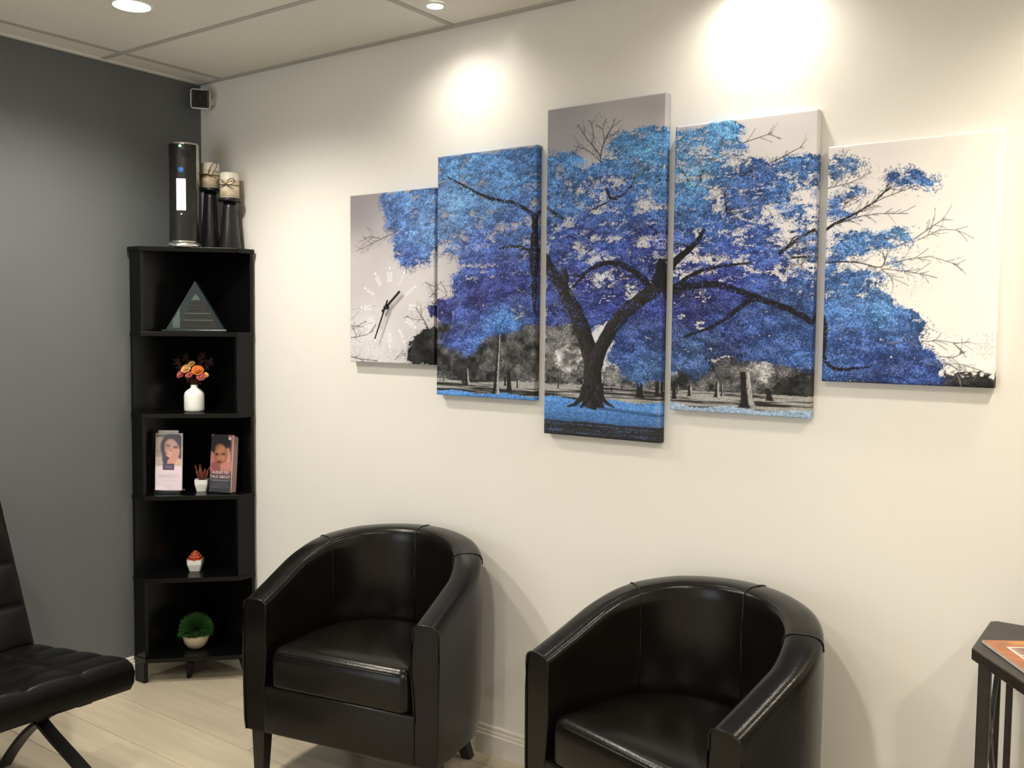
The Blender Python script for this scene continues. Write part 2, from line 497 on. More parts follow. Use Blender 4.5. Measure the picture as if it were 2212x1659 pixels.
    pale=lin([176,170,158]);dark=lin([52,46,42])
    st=np.clip((row-.45)*6+.35+right*.55,0,1)
    g=dark+(pale-dark)*(st*(.55+.8*fine))[...,None]
    img[sel]=g[sel]
    top=gb['b3a']+6*(fine-.5)+4*np.sin(XX/31.)+0*ZZ
    blue=lin([78,132,198])*(.35+1.3*fine)[...,None];paleb=lin([150,170,190])*(.4+1.2*fine)[...,None]
    bl=blue*(1-right[...,None])+paleb*right[...,None]
    shade=np.clip(1.25-.0085*(gb['b3a']-ZZ),.5,1.2)+0*XX
    ks=(ZZ<top)&(XX<2625)&(XX>1322)
    img[ks]=(bl*(shade*(.75+.5*row))[...,None])[ks]
    kb=(ZZ<gb['b3b']+14*(row-.5)+5*(fine-.5))&(XX>1700)&(XX<2200)
    dk=dark[None]*1+lin([70,105,150])*np.clip((fine*row-.27)*3.2,0,1)[...,None]
    img[kb]=dk[kb]
    # shadow tongue of the trunk across the meadow
    kt=(abs(ZZ-(gb['b3a']-18-.06*(XX-1860)))<5*fine+2)&(XX>1880)&(XX<2170)
    img[kt]*=.55
    # ---- background trunks
    bark=.4+1.1*fbm(rng,xs,zs,2.2,14,2)
    for bx,bz,tx,tz,w0,w1,l in D['tr']:
        i0,i1=np.searchsorted(xs,[min(bx,tx)-w0,max(bx,tx)+w0]);j0,j1=np.searchsorted(zs,[bz,tz])
        x_=xs[None,i0:i1];t=((zs[j0:j1]-bz)/(tz-bz))[:,None];nf=n_f[j0:j1,i0:i1]
        c=bx+(tx-bx)*t;w=(w0+(w1-w0)*t**.5)*(1+.55*np.exp(-t*9))+2.2*(nf-.5)
        u=(x_-c)/w;k=abs(u)<.5
        v=np.clip((u-(.02 if l else .42))*6+2.*(nf-.5),0,1)
        cl=(lin([44,38,36])+(lin([196,188,178])-lin([44,38,36]))*v[...,None]*.8)*bark[j0:j1,i0:i1,None]
        img[j0:j1,i0:i1][k]=cl[k]
    # ---- blue crown
    col=blur3(idw(D['col'],CX,CZ,3.5),3)
    dens=np.zeros(CX.shape)
    ragx=44*(fbm(rng,cx,cz,46,30,3)-.5);ragz=36*(fbm(rng,cx,cz,40,26,3)-.5)
    for d,pts in D['blue']:
        dens=np.maximum(dens,d*blur(inpoly(pts,CX+ragx,CZ+ragz).astype(float),2))
    hole=np.zeros(CX.shape)
    for x,z,rx,rz in D['holes']:
        r=np.sqrt(((CX-x)/rx)**2+((CZ-z)/rz)**2);hole=np.maximum(hole,np.clip(1.7-r,0,1))
    hole=np.clip(hole*np.clip((fbm(rng,cx,cz,18,8,3)-.36)*5.5,0,1.2),0,1)
    speck=np.clip((fbm(rng,cx,cz,17,6,3)-.60)*9,0,1)*np.clip((CX-1500)/500,.15,.85)*np.clip((CZ-1480)/90,.12,1);hole=np.maximum(hole,speck)
    dens=dens*(1-.92*hole)
    clump=fbm(rng,cx,cz,42,22,3);light=fbm(rng,cx,cz,60,34,3)
    clump=np.clip((clump-.5)*1.7+.5,0,1);light=np.clip((light-.5)*2.0+.5,0,1)
    low=np.clip((1600-CZ)/140,0,1)
    cov=up(dens*(.5+.9*clump)+.28*low*(dens>.5))*.66+n_f*.42
    k=cov>.655
    under=up(col)*(.16+.5*n_f)[...,None]
    img[k]=under[k]
    A=float(dens.sum())*(F*RS)**2
    def sprays(per_m2,thr,b0,b1,leafs,Lr,w,white=0.,sx=11.,sz=4.,keep=1.):
        # twig-ends: flat drooping sprays of small leaves, lit from above
        n=int(A*per_m2);px,pz,kk=scatter(np.clip(dens*(.2+1.3*clump)-thr,0,None),n)
        ang=-.25*np.sign(px-1850)*np.clip(abs(px-1850)/500,0,1)+rng.normal(0,.35,n)
        br=b0+(b1-b0)*(.75*light.ravel()[kk]+.25*rng.random(n))
        a=rng.normal(0,sx,(n,leafs));c=rng.normal(0,sz,(n,leafs))
        ca,sa=np.cos(ang)[:,None],np.sin(ang)[:,None]
        qx=(px[:,None]+a*ca-c*sa).ravel();qz=(pz[:,None]+a*sa+c*ca-.012*a*a).ravel()
        m=n*leafs
        b=(br[:,None]*(1+.07*c)).ravel()*np.exp(rng.normal(0,.33,m))
        base=np.repeat(col.reshape(-1,3)[kk],leafs,0)*b.clip(.08,3.2)[:,None]
        wt=(white*rng.random(m)**2)[:,None];base=base*(1-wt)+lin([196,214,238])*wt
        if keep<1:
            jx=((qx/1000-X0)/RS).astype(int).clip(0,nx-1);jz=((qz/1000-Z0)/RS).astype(int).clip(0,nz-1)
            o=(~limb[jz,jx])|(rng.random(m)<keep);qx,qz,base=qx[o],qz[o],base[o];m=len(qx)
        strokes(qx,qz,base.astype(np.float32),rng.uniform(*Lr,m),w,rng.normal(-.3,.8,m))
    sprays(9500,.05,.20,.75,16,(1.6,4.5),2)
    # ---- branches
    limb=np.zeros((nz,nx),bool)
    def branch(w0,w1,kind,pts):
        P=np.array(pts,float);s=np.r_[0,np.cumsum(np.hypot(*np.diff(P,axis=0).T))]
        n=max(12,int(s[-1]/.4));u=np.linspace(0,s[-1],n)
        # smooth the polyline a little
        x=np.interp(u,s,P[:,0]);z=np.interp(u,s,P[:,1])
        kx=min(n//6,45)
        if kx>1:
            ker=np.ones(2*kx+1)/(2*kx+1);f=lambda a:np.convolve(np.pad(a,kx,mode='reflect',reflect_type='odd'),ker,'valid');x=f(x);z=f(z)
        dx=np.gradient(x);dz=np.gradient(z)
        if kx>1: dx=f(dx);dz=f(dz)
        wob=np.interp(u,np.linspace(0,s[-1],max(4,int(s[-1]/16))),rng.normal(0,1,max(4,int(s[-1]/16))))
        w=w0+(w1-w0)*(u/s[-1])**.85;x=x+wob*np.minimum(w*.10,1.6);z=z+wob[::-1]*np.minimum(w*.08,1.2)
        L=np.hypot(dx,dz)+1e-9;nxv=-dz/L;nzv=dx/L
        mw=int(max(w0,w1)/.5)+2;v=np.linspace(-.5,.5,mw)
        if w1<3.2 and max(w0,w1)<8: w=w*.72
        if kind==0 and w0<4.5: kind=4
        base={4:lin([62,58,66]),0:lin([34,30,34]),1:lin([52,47,45]),2:lin([96,88,82]),3:lin([165,155,146])}[kind]
        w=w*(1+min(.10,.9/max(w0,w1))*np.interp(u,np.linspace(0,s[-1],max(4,int(s[-1]/9))),rng.normal(0,1,max(4,int(s[-1]/9)))));qx=x[:,None]+nxv[:,None]*v*w[:,None];qz=z[:,None]+nzv[:,None]*v*w[:,None]
        jx=((qx/1000-X0)/RS).astype(int);jz=((qz/1000-Z0)/RS).astype(int);ok=(jx>=0)&(jx<nx)&(jz>=0)&(jz<nz)
        f=lattice(rng,mw+3,n//16+3,np.arange(mw)/2.6,np.arange(n)/24.)
        side=np.clip(.5+nxv[:,None]*-v*1.6,0,1.3) if kind==1 else np.ones((1,mw))
        br=(.45+1.0*f)
        if kind==1: br=br*(.55+1.5*side*f)
        c=base*br[...,None]
        img[jz[ok],jx[ok]]=c[ok]
        if w0>8: limb[jz[ok],jx[ok]]=True
    for w0,w1,kind,pts in D['br']: branch(max(w0,1.3),max(w1,1.),kind,pts)
    # twigs thrown out of the thinner branches
    for w0,w1,kind,pts in D['br']:
        if w0>13 or kind in (1,3): continue
        P=np.array(pts,float)
        for i in range(1,len(P)):
            d=P[i]-P[i-1];L=np.hypot(*d)
            for _ in range(int(L/13)+1):
                a=math.atan2(d[1],d[0])+rng.choice([-1,1])*rng.uniform(.3,.9);q=P[i-1]+d*rng.random();l=rng.uniform(12,46)
                e=q+l*np.array([math.cos(a),math.sin(a)]);h=q+.5*l*np.array([math.cos(a*.9),math.sin(a*.9)])
                branch(.7,.5,max(kind,2) if rng.random()<.6 else 3,[q.tolist(),h.tolist(),e.tolist()])
    # ---- leaves in front of the branches, and bright tips
    sprays(6500,.20,.3,1.25,16,(1.6,4.),1,.1,keep=.12)
    sprays(3400,.30,.6,2.0,14,(1.6,4.),2,.30,9.,3.,.12)
    sprays(4200,.12,.7,1.7,10,(1.2,3.2),1,.55,8.,3.,.12)
    return xs,zs,img
def blur3(a,k): return np.stack([blur(a[...,i],k) for i in range(a.shape[-1])],-1)
def numerals(xs,zs,img,cx,cz):
    # pale clock dial: roman numerals, minute dots and hour wedges
    X=xs[None,:];Z=zs[:,None]
    def quad(pts,a=.62):
        lo=np.min(pts,0)-1;hi=np.max(pts,0)+1
        i0,i1=np.searchsorted(xs,[lo[0],hi[0]]);j0,j1=np.searchsorted(zs,[lo[1],hi[1]])
        if i1<=i0 or j1<=j0: return
        gx,gz=np.meshgrid(xs[i0:i1],zs[j0:j1]);m=inpoly(pts,gx,gz)
        s=img[j0:j1,i0:i1];s[m]=s[m]*(1-a)+lin([252,244,234])*a
    def glyph(txt,ang,r,h,sc=1.):
        # strokes in local units: x across, y outwards
        w={'I':7.,'V':13.,'X':13.};tot=sum(w[c] for c in txt);x=-tot/2;segs=[]
        for c in txt:
            if c=='I': segs.append((x+3.5,0,x+3.5,h,2.6))
            if c=='V': segs+=[(x+2,h,x+6.5,0,3.),(x+11,h,x+6.5,0,1.4)]
            if c=='X': segs+=[(x+2,h,x+11,0,3.),(x+11,h,x+2,0,1.4)]
            x+=w[c]
        segs+=[(-tot/2,0.6,tot/2,.6,1.5),(-tot/2,h-.6,tot/2,h-.6,1.5)]
        ca,sa=math.cos(ang),math.sin(ang)       # ang clockwise from 12
        T=lambda a,b:(cx+a*sc*ca+(r+b)*sa,cz-a*sc*sa+(r+b)*ca)
        for x1,y1,x2,y2,t in segs:
            L=math.hypot(x2-x1,y2-y1);ux,uy=-(y2-y1)/L*t/2,(x2-x1)/L*t/2
            quad([T(x1+ux,y1+uy),T(x2+ux,y2+uy),T(x2-ux,y2-uy),T(x1-ux,y1-uy)])
    for i,t in enumerate('XII I II III IV V VI VII VIII IX X XI'.split()):
        glyph(t,i*math.pi/6,91,33)
        a=i*math.pi/6;ca,sa=math.cos(a),math.sin(a);T=lambda p,q:(cx+p*ca+q*sa,cz-p*sa+q*ca)
        quad([T(-4.5,140),T(-2,143),T(2,143),T(4.5,140),T(0,129)])
    for i in range(60):
        if i%5==0: continue
        a=i*math.pi/30;x=cx+139*math.sin(a);z=cz+139*math.cos(a)
        quad([(x-1.6,z),(x,z+1.6),(x+1.6,z),(x,z-1.6)],.7)

PAINT={"blue":[[1.0,[[1046,1904],[1330,1908],[1336,1663],[1285,1652],[1243,1647],[1201,1631],[1164,1637],[1129,1670],[1106,1735],[1093,1801],[1061,1859]]],[0.9,[[1286,
1515],[1337,1523],[1338,1457],[1292,1460]]],[0.35,[[1012,1764],[1102,1776],[1146,1718],[1080,1737]]],[1.0,[[1323,2010],[1763,1996],[1768,1648],[1771,1462],[1665,
1425],[1555,1413],[1507,1377],[1488,1342],[1359,1374],[1334,1405],[1409,1437],[1317,1457],[1317,1523],[1408,1538],[1387,1600],[1417,1653],[1316,1687]]],[1.0,[[1601,
1476],[1647,1461],[1629,1414],[1577,1424]]],[1.0,[[1763,1973],[1873,1968],[1901,1918],[1954,1937],[1990,1978],[2023,2006],[2114,2015],[2187,2004],[2192,1791],[2198,
1529],[2201,1291],[2107,1271],[2053,1292],[1998,1325],[2004,1380],[2027,1449],[1971,1462],[1923,1420],[1873,1448],[1806,1455],[1768,1440]]],[1.0,[[2187,2001],[2409,
1991],[2403,1925],[2356,1892],[2396,1886],[2448,1899],[2524,1886],[2606,1888],[2612,1786],[2623,1333],[2540,1340],[2410,1353],[2356,1362],[2289,1297],[2188,1324]]],
[0.85,[[2619,1876],[2682,1884],[2722,1858],[2719,1836],[2679,1833],[2631,1805]]],[0.9,[[2766,1829],[2804,1838],[2854,1822],[2891,1802],[2938,1802],[2891,1789],[2888,
1761],[2851,1775],[2822,1790],[2767,1801]]],[0.75,[[2627,1773],[2667,1789],[2707,1801],[2729,1786],[2699,1768],[2678,1743],[2709,1741],[2687,1720],[2624,1719]]],
[0.9,[[2621,1660],[2652,1688],[2697,1688],[2758,1683],[2809,1693],[2851,1680],[2847,1654],[2793,1652],[2777,1640],[2730,1619],[2673,1612],[2623,1614]]],[0.6,[[2748,
1736],[2769,1737],[2770,1724],[2750,1725]]],[0.7,[[2850,1702],[2866,1705],[2871,1692],[2854,1693]]],[1.0,[[2609,1610],[2668,1608],[2731,1593],[2770,1583],[2775,1560],
[2763,1534],[2798,1516],[2820,1489],[2853,1480],[2875,1454],[2867,1433],[2856,1415],[2868,1402],[2897,1398],[2902,1368],[2930,1360],[2923,1343],[2907,1334],[2932,
1315],[2912,1306],[2771,1304],[2727,1311],[2609,1311]]],[0.5,[[2795,1613],[2832,1607],[2829,1590],[2791,1591]]],[0.6,[[2945,1408],[2964,1402],[2953,1391]]]],"holes":[[1929,
1825,43,36],[1821,1911,20,17],[2102,1797,26,26],[2166,1653,25,22],[1952,1641,31,16],[1905,1650,24,15],[2108,1688,33,15],[1976,1581,46,20],[2082,1540,26,17],[1884,
1691,16,8],[2242,1619,55,31],[2315,1623,41,12],[2494,1749,43,23],[2528,1695,43,24],[2579,1780,31,20],[2591,1728,21,42],[2563,1604,47,26],[2329,1765,15,10],[2277,
1932,24,10],[2372,1903,29,16],[2310,1810,24,13],[2289,1448,12,14],[2227,1470,11,6],[2395,1664,12,6],[1622,1756,30,13],[1375,1688,54,23],[1351,1642,30,28],[1493,1693,
52,8],[1659,1478,21,26],[1410,1724,48,9],[1693,1759,26,18],[2752,1619,25,11],[2644,1663,18,9],[2754,1559,17,14],[2699,1755,27,8]],"col":[[1189,1859,85,130,200],[1274,
1728,95,140,205],[1232,1666,70,100,180],[1434,1948,90,150,215],[1622,1946,75,140,215],[1531,1850,95,150,215],[1355,1801,110,155,215],[1661,1769,70,110,190],[1514,
1687,80,110,200],[1552,1626,65,85,185],[1515,1536,50,45,140],[1627,1565,45,45,140],[1338,1476,60,55,150],[1439,1414,70,90,180],[1498,1369,70,110,190],[1610,1446,
60,120,200],[1832,1927,70,140,215],[2085,1971,80,150,215],[2117,1875,75,145,215],[1834,1829,70,130,205],[2027,1802,60,110,200],[1966,1724,60,95,190],[1869,1701,50,
75,175],[2121,1690,45,60,165],[1888,1560,55,65,165],[2017,1558,50,60,165],[2124,1530,45,60,160],[2082,1395,50,80,165],[2114,1315,75,125,195],[1805,1476,60,75,170],
[2300,1973,90,160,225],[2261,1876,100,165,220],[2235,1788,70,130,205],[2462,1846,60,105,190],[2525,1853,70,130,205],[2561,1873,70,130,210],[2346,1755,60,110,200],
[2402,1677,55,90,190],[2267,1632,60,80,180],[2352,1553,50,50,150],[2270,1489,50,45,140],[2457,1576,60,85,180],[2534,1525,60,95,170],[2408,1451,50,80,165],[2273,1373,
75,110,175],[2538,1403,55,90,165],[2588,1356,60,110,190],[2356,1387,40,60,130],[2668,1863,90,140,205],[2826,1810,70,120,195],[2684,1734,80,125,200],[2743,1662,75,
130,200],[2830,1680,95,150,210],[2690,1547,75,130,205],[2770,1500,85,140,210],[2837,1465,75,125,200],[2681,1453,70,115,195],[2718,1383,55,90,175],[2862,1375,55,90,
170],[2798,1339,45,75,160],[2895,1331,50,85,170]],"br":[[70.5,34.6,1,[[1941,1200],[1942,1245],[1943,1293],[1941,1333],[1924,1380],[1905,1434],[1876,1488],[1847,1536],
[1814,1584],[1771,1630],[1754,1662]]],[48.6,38.0,1,[[1949,1313],[1961,1361],[1987,1408],[2013,1448],[2054,1488],[2105,1523],[2147,1549],[2179,1577],[2196,1589]]],
[31.3,3.5,1,[[1921,1265],[1911,1230],[1889,1208],[1853,1193]]],[28.3,3.3,1,[[1967,1267],[1977,1230],[1992,1213],[2018,1200]]],[54.2,34.0,1,[[1944,1232],[1937,1192]]],
[27.1,5.5,1,[[1932,1245],[1917,1210],[1901,1193]]],[27.0,5.4,1,[[1955,1246],[1972,1213],[1983,1196]]],[24.6,16.4,1,[[1834,1557],[1846,1590],[1833,1615]]],[32.0,19.1,
0,[[2147,1558],[2157,1596],[2167,1637]]],[21.9,6.8,0,[[2125,1558],[2103,1585],[2073,1608],[2028,1627],[1991,1632],[1945,1623],[1910,1602],[1867,1556]]],[7.8,2.7,
0,[[2081,1588],[2037,1589],[1992,1567],[1938,1542],[1867,1532]]],[5.9,3.3,0,[[2025,1632],[2025,1606],[2030,1560],[2068,1537]]],[9.4,2.7,0,[[1906,1592],[1866,1597]]],
[6.6,2.7,0,[[1995,1814],[1941,1794],[1895,1781],[1863,1806],[1822,1843],[1792,1899]]],[8.1,11.0,0,[[1831,1768],[1802,1786],[1769,1809]]],[10.5,3.2,0,[[1979,1851],
[1995,1814],[2047,1830],[2068,1857],[2079,1888]]],[6.5,2.6,0,[[2009,1849],[2062,1819]]],[5.9,1.9,0,[[1959,1866],[1959,1912],[1958,1954],[1969,1989],[1991,2019],[2005,
2050]]],[3.9,1.3,0,[[1958,1948],[1930,1980],[1903,2010],[1878,2049]]],[2.6,1.3,0,[[1930,1980],[1933,2019],[1921,2054]]],[2.6,1.3,0,[[1969,1989],[1964,2029],[1975,
2054]]],[2.6,1.3,0,[[1958,1931],[1915,1969],[1863,1987]]],[2.0,1.3,0,[[1991,2000],[2021,2016]]],[5.8,1.9,0,[[2090,1881],[2086,1900],[2074,1914]]],[5.1,1.9,0,[[2155,
1856],[2147,1889],[2150,1914]]],[8.9,4.5,0,[[2151,1711],[2122,1732]]],[4.2,2.0,0,[[1769,1495],[1811,1509],[1851,1515]]],[20.1,28.6,0,[[1734,1483],[1727,1553],[1722,
1605],[1717,1658],[1721,1705],[1730,1766],[1727,1787]]],[13.8,4.2,0,[[1730,1779],[1681,1814],[1638,1831],[1588,1841],[1543,1852],[1480,1879],[1427,1906],[1360,1939]]],
[7.1,2.7,0,[[1582,1841],[1549,1832]]],[4.5,2.3,0,[[1480,1861],[1444,1887],[1349,1901]]],[12.2,4.5,0,[[1707,1675],[1683,1687],[1650,1693],[1584,1689]]],[6.5,2.7,0,
[[1709,1712],[1645,1729],[1578,1745]]],[2.7,2.2,0,[[1584,1729],[1645,1726]]],[7.0,4.0,0,[[1736,1537],[1685,1534],[1647,1514],[1609,1492]]],[3.9,2.2,0,[[1712,1566],
[1669,1536],[1631,1505]]],[3.5,1.3,0,[[1710,1667],[1629,1643],[1596,1635]]],[3.6,1.4,0,[[1565,1447],[1530,1447],[1496,1446],[1401,1432],[1365,1417]]],[3.6,1.4,0,
[[1593,1456],[1575,1501],[1552,1542]]],[2.3,0.9,0,[[1338,1718],[1275,1768],[1250,1774]]],[3.9,1.5,2,[[1147,1769],[1101,1755],[1013,1727],[943,1705]]],[2.0,1.0,2,
[[1054,1745],[1013,1757],[964,1739]]],[1.9,0.9,0,[[1167,1773],[1288,1805]]],[21.7,13.6,0,[[2194,1538],[2231,1553],[2280,1559],[2334,1561],[2375,1550],[2422,1533],
[2467,1517],[2501,1504],[2534,1494],[2566,1480],[2610,1448]]],[26.2,10.0,0,[[2192,1610],[2223,1640],[2259,1664],[2286,1696],[2297,1712]]],[9.0,4.5,0,[[2259,1661],
[2228,1673],[2210,1677]]],[14.8,4.3,0,[[2194,1544],[2243,1579],[2291,1600],[2339,1608],[2408,1614],[2431,1616]]],[15.1,4.5,0,[[2456,1522],[2411,1506],[2383,1476],
[2331,1445],[2241,1413]]],[6.7,2.2,0,[[2262,1817],[2285,1865],[2290,1889],[2319,1908],[2342,1944]]],[5.0,2.8,0,[[2259,1823],[2230,1872],[2198,1906]]],[3.3,1.7,0,
[[2288,1873],[2271,1921],[2240,1952]]],[2.2,1.1,0,[[2299,1894],[2360,1915]]],[7.1,1.0,0,[[2361,1752],[2351,1802],[2362,1828],[2396,1850],[2458,1871],[2490,1881],
[2564,1913]]],[6.0,2.7,0,[[2361,1755],[2404,1785],[2420,1802]]],[4.9,2.2,0,[[2361,1752],[2416,1757]]],[3.3,1.6,0,[[2364,1763],[2404,1771],[2471,1769],[2515,1785],
[2567,1807]]],[2.1,1.1,0,[[2400,1938],[2483,1956]]],[2.7,1.6,0,[[2424,1866],[2469,1865]]],[9.5,5.2,0,[[2508,1635],[2540,1660],[2571,1682],[2607,1699]]],[4.7,2.6,
0,[[2535,1658],[2547,1681],[2592,1681]]],[6.3,3.6,0,[[2541,1626],[2609,1626]]],[2.1,1.1,0,[[2571,1682],[2588,1645],[2573,1604],[2541,1610]]],[2.1,1.1,0,[[2566,1677],
[2541,1626],[2531,1595]]],[1.6,1.0,0,[[2573,1625],[2569,1578]]],[3.4,1.7,0,[[2272,1652],[2285,1624],[2315,1606]]],[2.2,1.1,0,[[2308,1640],[2350,1644],[2367,1627]]],
[1.7,1.1,0,[[2321,1606],[2350,1638]]],[5.6,4.5,0,[[2213,1795],[2214,1750]]],[19.4,3.6,0,[[2625,1471],[2635,1439],[2637,1402],[2632,1370],[2645,1347],[2672,1336],
[2708,1340],[2752,1346]]],[2.8,1.4,0,[[2637,1430],[2660,1444],[2686,1462]]],[8.3,2.6,0,[[2607,1679],[2638,1700],[2669,1716],[2713,1736],[2747,1756],[2772,1781],[2789,
1793]]],[2.7,0.9,0,[[2647,1704],[2705,1723],[2757,1728],[2829,1724]]],[2.2,0.9,0,[[2713,1736],[2764,1764],[2814,1780],[2847,1790]]],[2.2,0.9,0,[[2764,1768],[2784,
1802]]],[2.3,0.9,0,[[2660,1726],[2681,1761],[2707,1777]]],[5.5,2.7,0,[[2609,1607],[2673,1612],[2717,1609],[2770,1591],[2782,1604],[2773,1631]]],[2.2,0.9,0,[[2770,
1591],[2796,1569],[2801,1551]]],[1.8,0.9,0,[[2782,1600],[2828,1612],[2885,1618]]],[1.8,0.9,0,[[2774,1591],[2846,1581],[2903,1566]]],[2.2,0.8,2,[[2847,1661],[2883,
1687],[2918,1709]]],[1.7,0.4,2,[[2855,1658],[2907,1682],[2943,1678]]],[0.9,0.4,2,[[2885,1618],[2950,1595]]],[7.1,5.4,0,[[2745,1561],[2739,1539]]],[3.6,1.8,0,[[2754,
1534],[2772,1521]]],[2.3,0.9,0,[[2621,1824],[2647,1849],[2678,1859]]],[1.8,0.9,0,[[2631,1800],[2689,1809],[2740,1832]]],[1.8,0.8,2,[[2780,1405],[2868,1411],[2916,
1416],[2948,1408],[2979,1413]]],[1.7,0.4,2,[[2910,1377],[2946,1374],[2973,1391]]],[1.7,0.4,2,[[2894,1355],[2958,1361],[3005,1346]]],[5.1,2.1,2,[[2964,1297],[2962,
1336],[2959,1340]]],[2.1,1.3,2,[[2962,1327],[2974,1343]]],[6.7,1.9,2,[[1284,1431],[1265,1459],[1242,1483],[1226,1502]]],[1.9,1.0,2,[[1252,1474],[1249,1498],[1242,
1507]]],[1.9,1.0,2,[[1265,1459],[1214,1459],[1188,1473]]],[3.1,1.5,2,[[916,1435],[943,1433],[978,1448],[999,1456]]],[3.6,1.5,2,[[916,1392],[950,1397],[992,1403],
[1027,1418]]],[2.5,1.5,2,[[943,1400],[932,1417],[925,1430]]],[4.1,2.5,2,[[916,1323],[957,1316],[1048,1312]]],[2.0,1.0,2,[[1129,1316],[1175,1352]]],[1.5,0.5,3,[[916,
1494],[978,1503],[1041,1508]]],[1.5,0.5,3,[[916,1458],[964,1493]]],[1.5,0.5,3,[[916,1422],[1027,1448]]],[2.4,1.4,2,[[1270,1588],[1302,1573],[1333,1568]]],[1.9,1.4,
2,[[1289,1535],[1333,1563]]],[1.9,1.4,2,[[1339,1587],[1364,1558]]],[1.8,0.9,2,[[1399,1710],[1375,1688]]],[1.9,1.0,2,[[1250,1769],[1212,1747],[1160,1706]]]],"tr":[[1577,
1218,1590,1415,23.7,9.9,1],[1459,1243,1456,1296,22.3,13.0,1],[1442,1246,1438,1288,8.4,6.5,0],[1632,1230,1628,1297,18.0,16.2,0],[1663,1242,1663,1269,6.3,4.5,0],[1360,
1253,1360,1271,7.6,5.7,1],[1615,1247,1614,1276,8.1,6.3,0],[2105,1233,2101,1286,26.2,19.6,0],[2161,1240,2158,1301,15.5,12.9,0],[2009,1250,2009,1262,5.3,4.0,0],[1819,
1250,1819,1267,5.6,4.2,0],[2043,1253,2043,1267,5.3,4.0,0],[2433,1222,2423,1320,39.5,27.4,1],[2214,1235,2212,1281,13.8,11.5,0],[2263,1246,2262,1275,14.8,12.5,1],[2343,
1247,2344,1289,15.7,10.0,1],[2359,1251,2357,1284,7.8,5.6,1],[2495,1245,2490,1279,18.4,14.0,0],[2224,1250,2224,1279,5.7,4.6,1]],"grey":[[165,0.55,[[911,1382],[978,
1398],[1055,1379],[1102,1355],[1149,1346],[1195,1362],[1202,1304],[911,1300]]],[190,0.3,[[911,1494],[1013,1513],[1082,1473],[1122,1385],[1013,1383],[911,1397]]],
[52,1,[[1195,1304],[1192,1342],[1208,1372],[1227,1401],[1252,1411],[1290,1426],[1340,1436],[1341,1308]]],[95,1,[[1328,1445],[1377,1455],[1413,1427],[1461,1391],[1520,
1373],[1548,1429],[1587,1438],[1643,1447],[1686,1461],[1740,1457],[1743,1264],[1329,1251]]],[70,0.9,[[1402,1320],[1462,1335],[1497,1322],[1497,1272],[1402,1268]]],
[150,0.5,[[1621,1447],[1740,1461],[1741,1395],[1632,1385]]],[120,1,[[1760,1453],[1836,1468],[1893,1427],[1911,1325],[1908,1264],[1763,1254]]],[205,0.85,[[1813,1371],
[1894,1379],[1891,1311],[1822,1302]]],[150,0.6,[[1771,1377],[1894,1386],[1895,1284],[1773,1279]]],[130,0.9,[[1981,1321],[2072,1304],[2174,1321],[2175,1257],[1982,
1257]]],[105,1,[[2196,1295],[2267,1320],[2345,1340],[2415,1358],[2483,1360],[2538,1335],[2613,1327],[2615,1259],[2197,1249]]],[190,0.85,[[2432,1342],[2466,1354],
[2506,1334],[2501,1296],[2456,1305]]],[165,0.6,[[2404,1336],[2460,1354],[2506,1334],[2507,1280],[2452,1261],[2405,1303]]],[60,1,[[2501,1285],[2550,1293],[2614,1301],
[2615,1254],[2508,1253]]],[62,1,[[2608,1320],[2727,1313],[2912,1308],[2928,1322],[2971,1328],[2998,1331],[3040,1326],[3043,1293],[2609,1280]]],[85,0.75,[[2993,1405],
[3010,1420],[3039,1410],[3040,1385],[3007,1388]]],[190,0.35,[[2875,1450],[2931,1442],[2972,1413],[2957,1391],[2893,1407]]],[190,0.35,[[2909,1390],[2973,1374],[2997,
1346],[2927,1334]]],[175,0.3,[[2793,1648],[2885,1627],[2911,1575],[2856,1515],[2797,1533]]],[175,0.35,[[2723,1851],[2753,1839],[2724,1807],[2693,1809]]],[120,0.45,
[[939,1705],[964,1744],[1054,1755],[1101,1752],[1033,1721]]],[110,0.5,[[1270,1578],[1314,1587],[1339,1568],[1314,1549],[1289,1554]]],[95,0.4,[[1331,1755],[1458,1740],
[1476,1703],[1375,1688],[1332,1681]]],[95,0.3,[[1858,2054],[2005,2050],[2006,1985],[1970,1911],[1892,1958]]]],"gb":{"h2":1261,"blue2":1221,"h3":1262,"b3a":1220,"b3b":1150,
"h4":1255,"b4":1222},"sky":[[931,1876,148,136,132],[931,1610,196,182,172],[1013,1376,225,214,202],[1233,1571,215,203,193],[1344,1994,150,143,140],[1622,1997,152,
146,143],[1779,2094,150,143,138],[1797,1986,160,152,148],[2142,2082,165,155,148],[1964,1834,215,208,200],[1970,1532,225,220,215],[2202,1971,205,196,188],[2394,1963,
226,215,203],[2570,1979,228,216,203],[2577,1753,242,232,222],[2267,1632,235,226,216],[2644,1877,240,228,212],[3007,1874,245,234,214],[2876,1567,252,243,226],[3017,
1346,252,243,226],[1439,1353,190,180,172],[2637,1333,240,230,215]]}


XS, ZS, IMG = paint_tree(PAINT)
numerals(XS, ZS, IMG, 1106, 1502)
nzz, nxx = IMG.shape[0] // 2 * 2, IMG.shape[1] // 2 * 2
SM = IMG[:nzz, :nxx].reshape(nzz // 2, 2, nxx // 2, 2, 3).mean((1, 3))
PRINT_GAIN = np.array([.80, .79, .76]) / lin([238, 228, 208])
grey_ = SM.mean(-1, keepdims=True)
SM = SM * .90 + grey_ * .10
SM[..., 1] += .03 * np.clip(SM[..., 2] - SM[..., 0] - .05, 0, 1)
SM = np.clip(SM, 0, None); SM = SM * (np.clip(SM.mean(-1, keepdims=True), .002, 1) / .55) ** .16
SM = np.clip(SM * PRINT_GAIN, 0, .92)
SX = XS[:nxx].reshape(-1, 2).mean(1) / 1000; SZ = ZS[:nzz].reshape(-1, 2).mean(1) / 1000

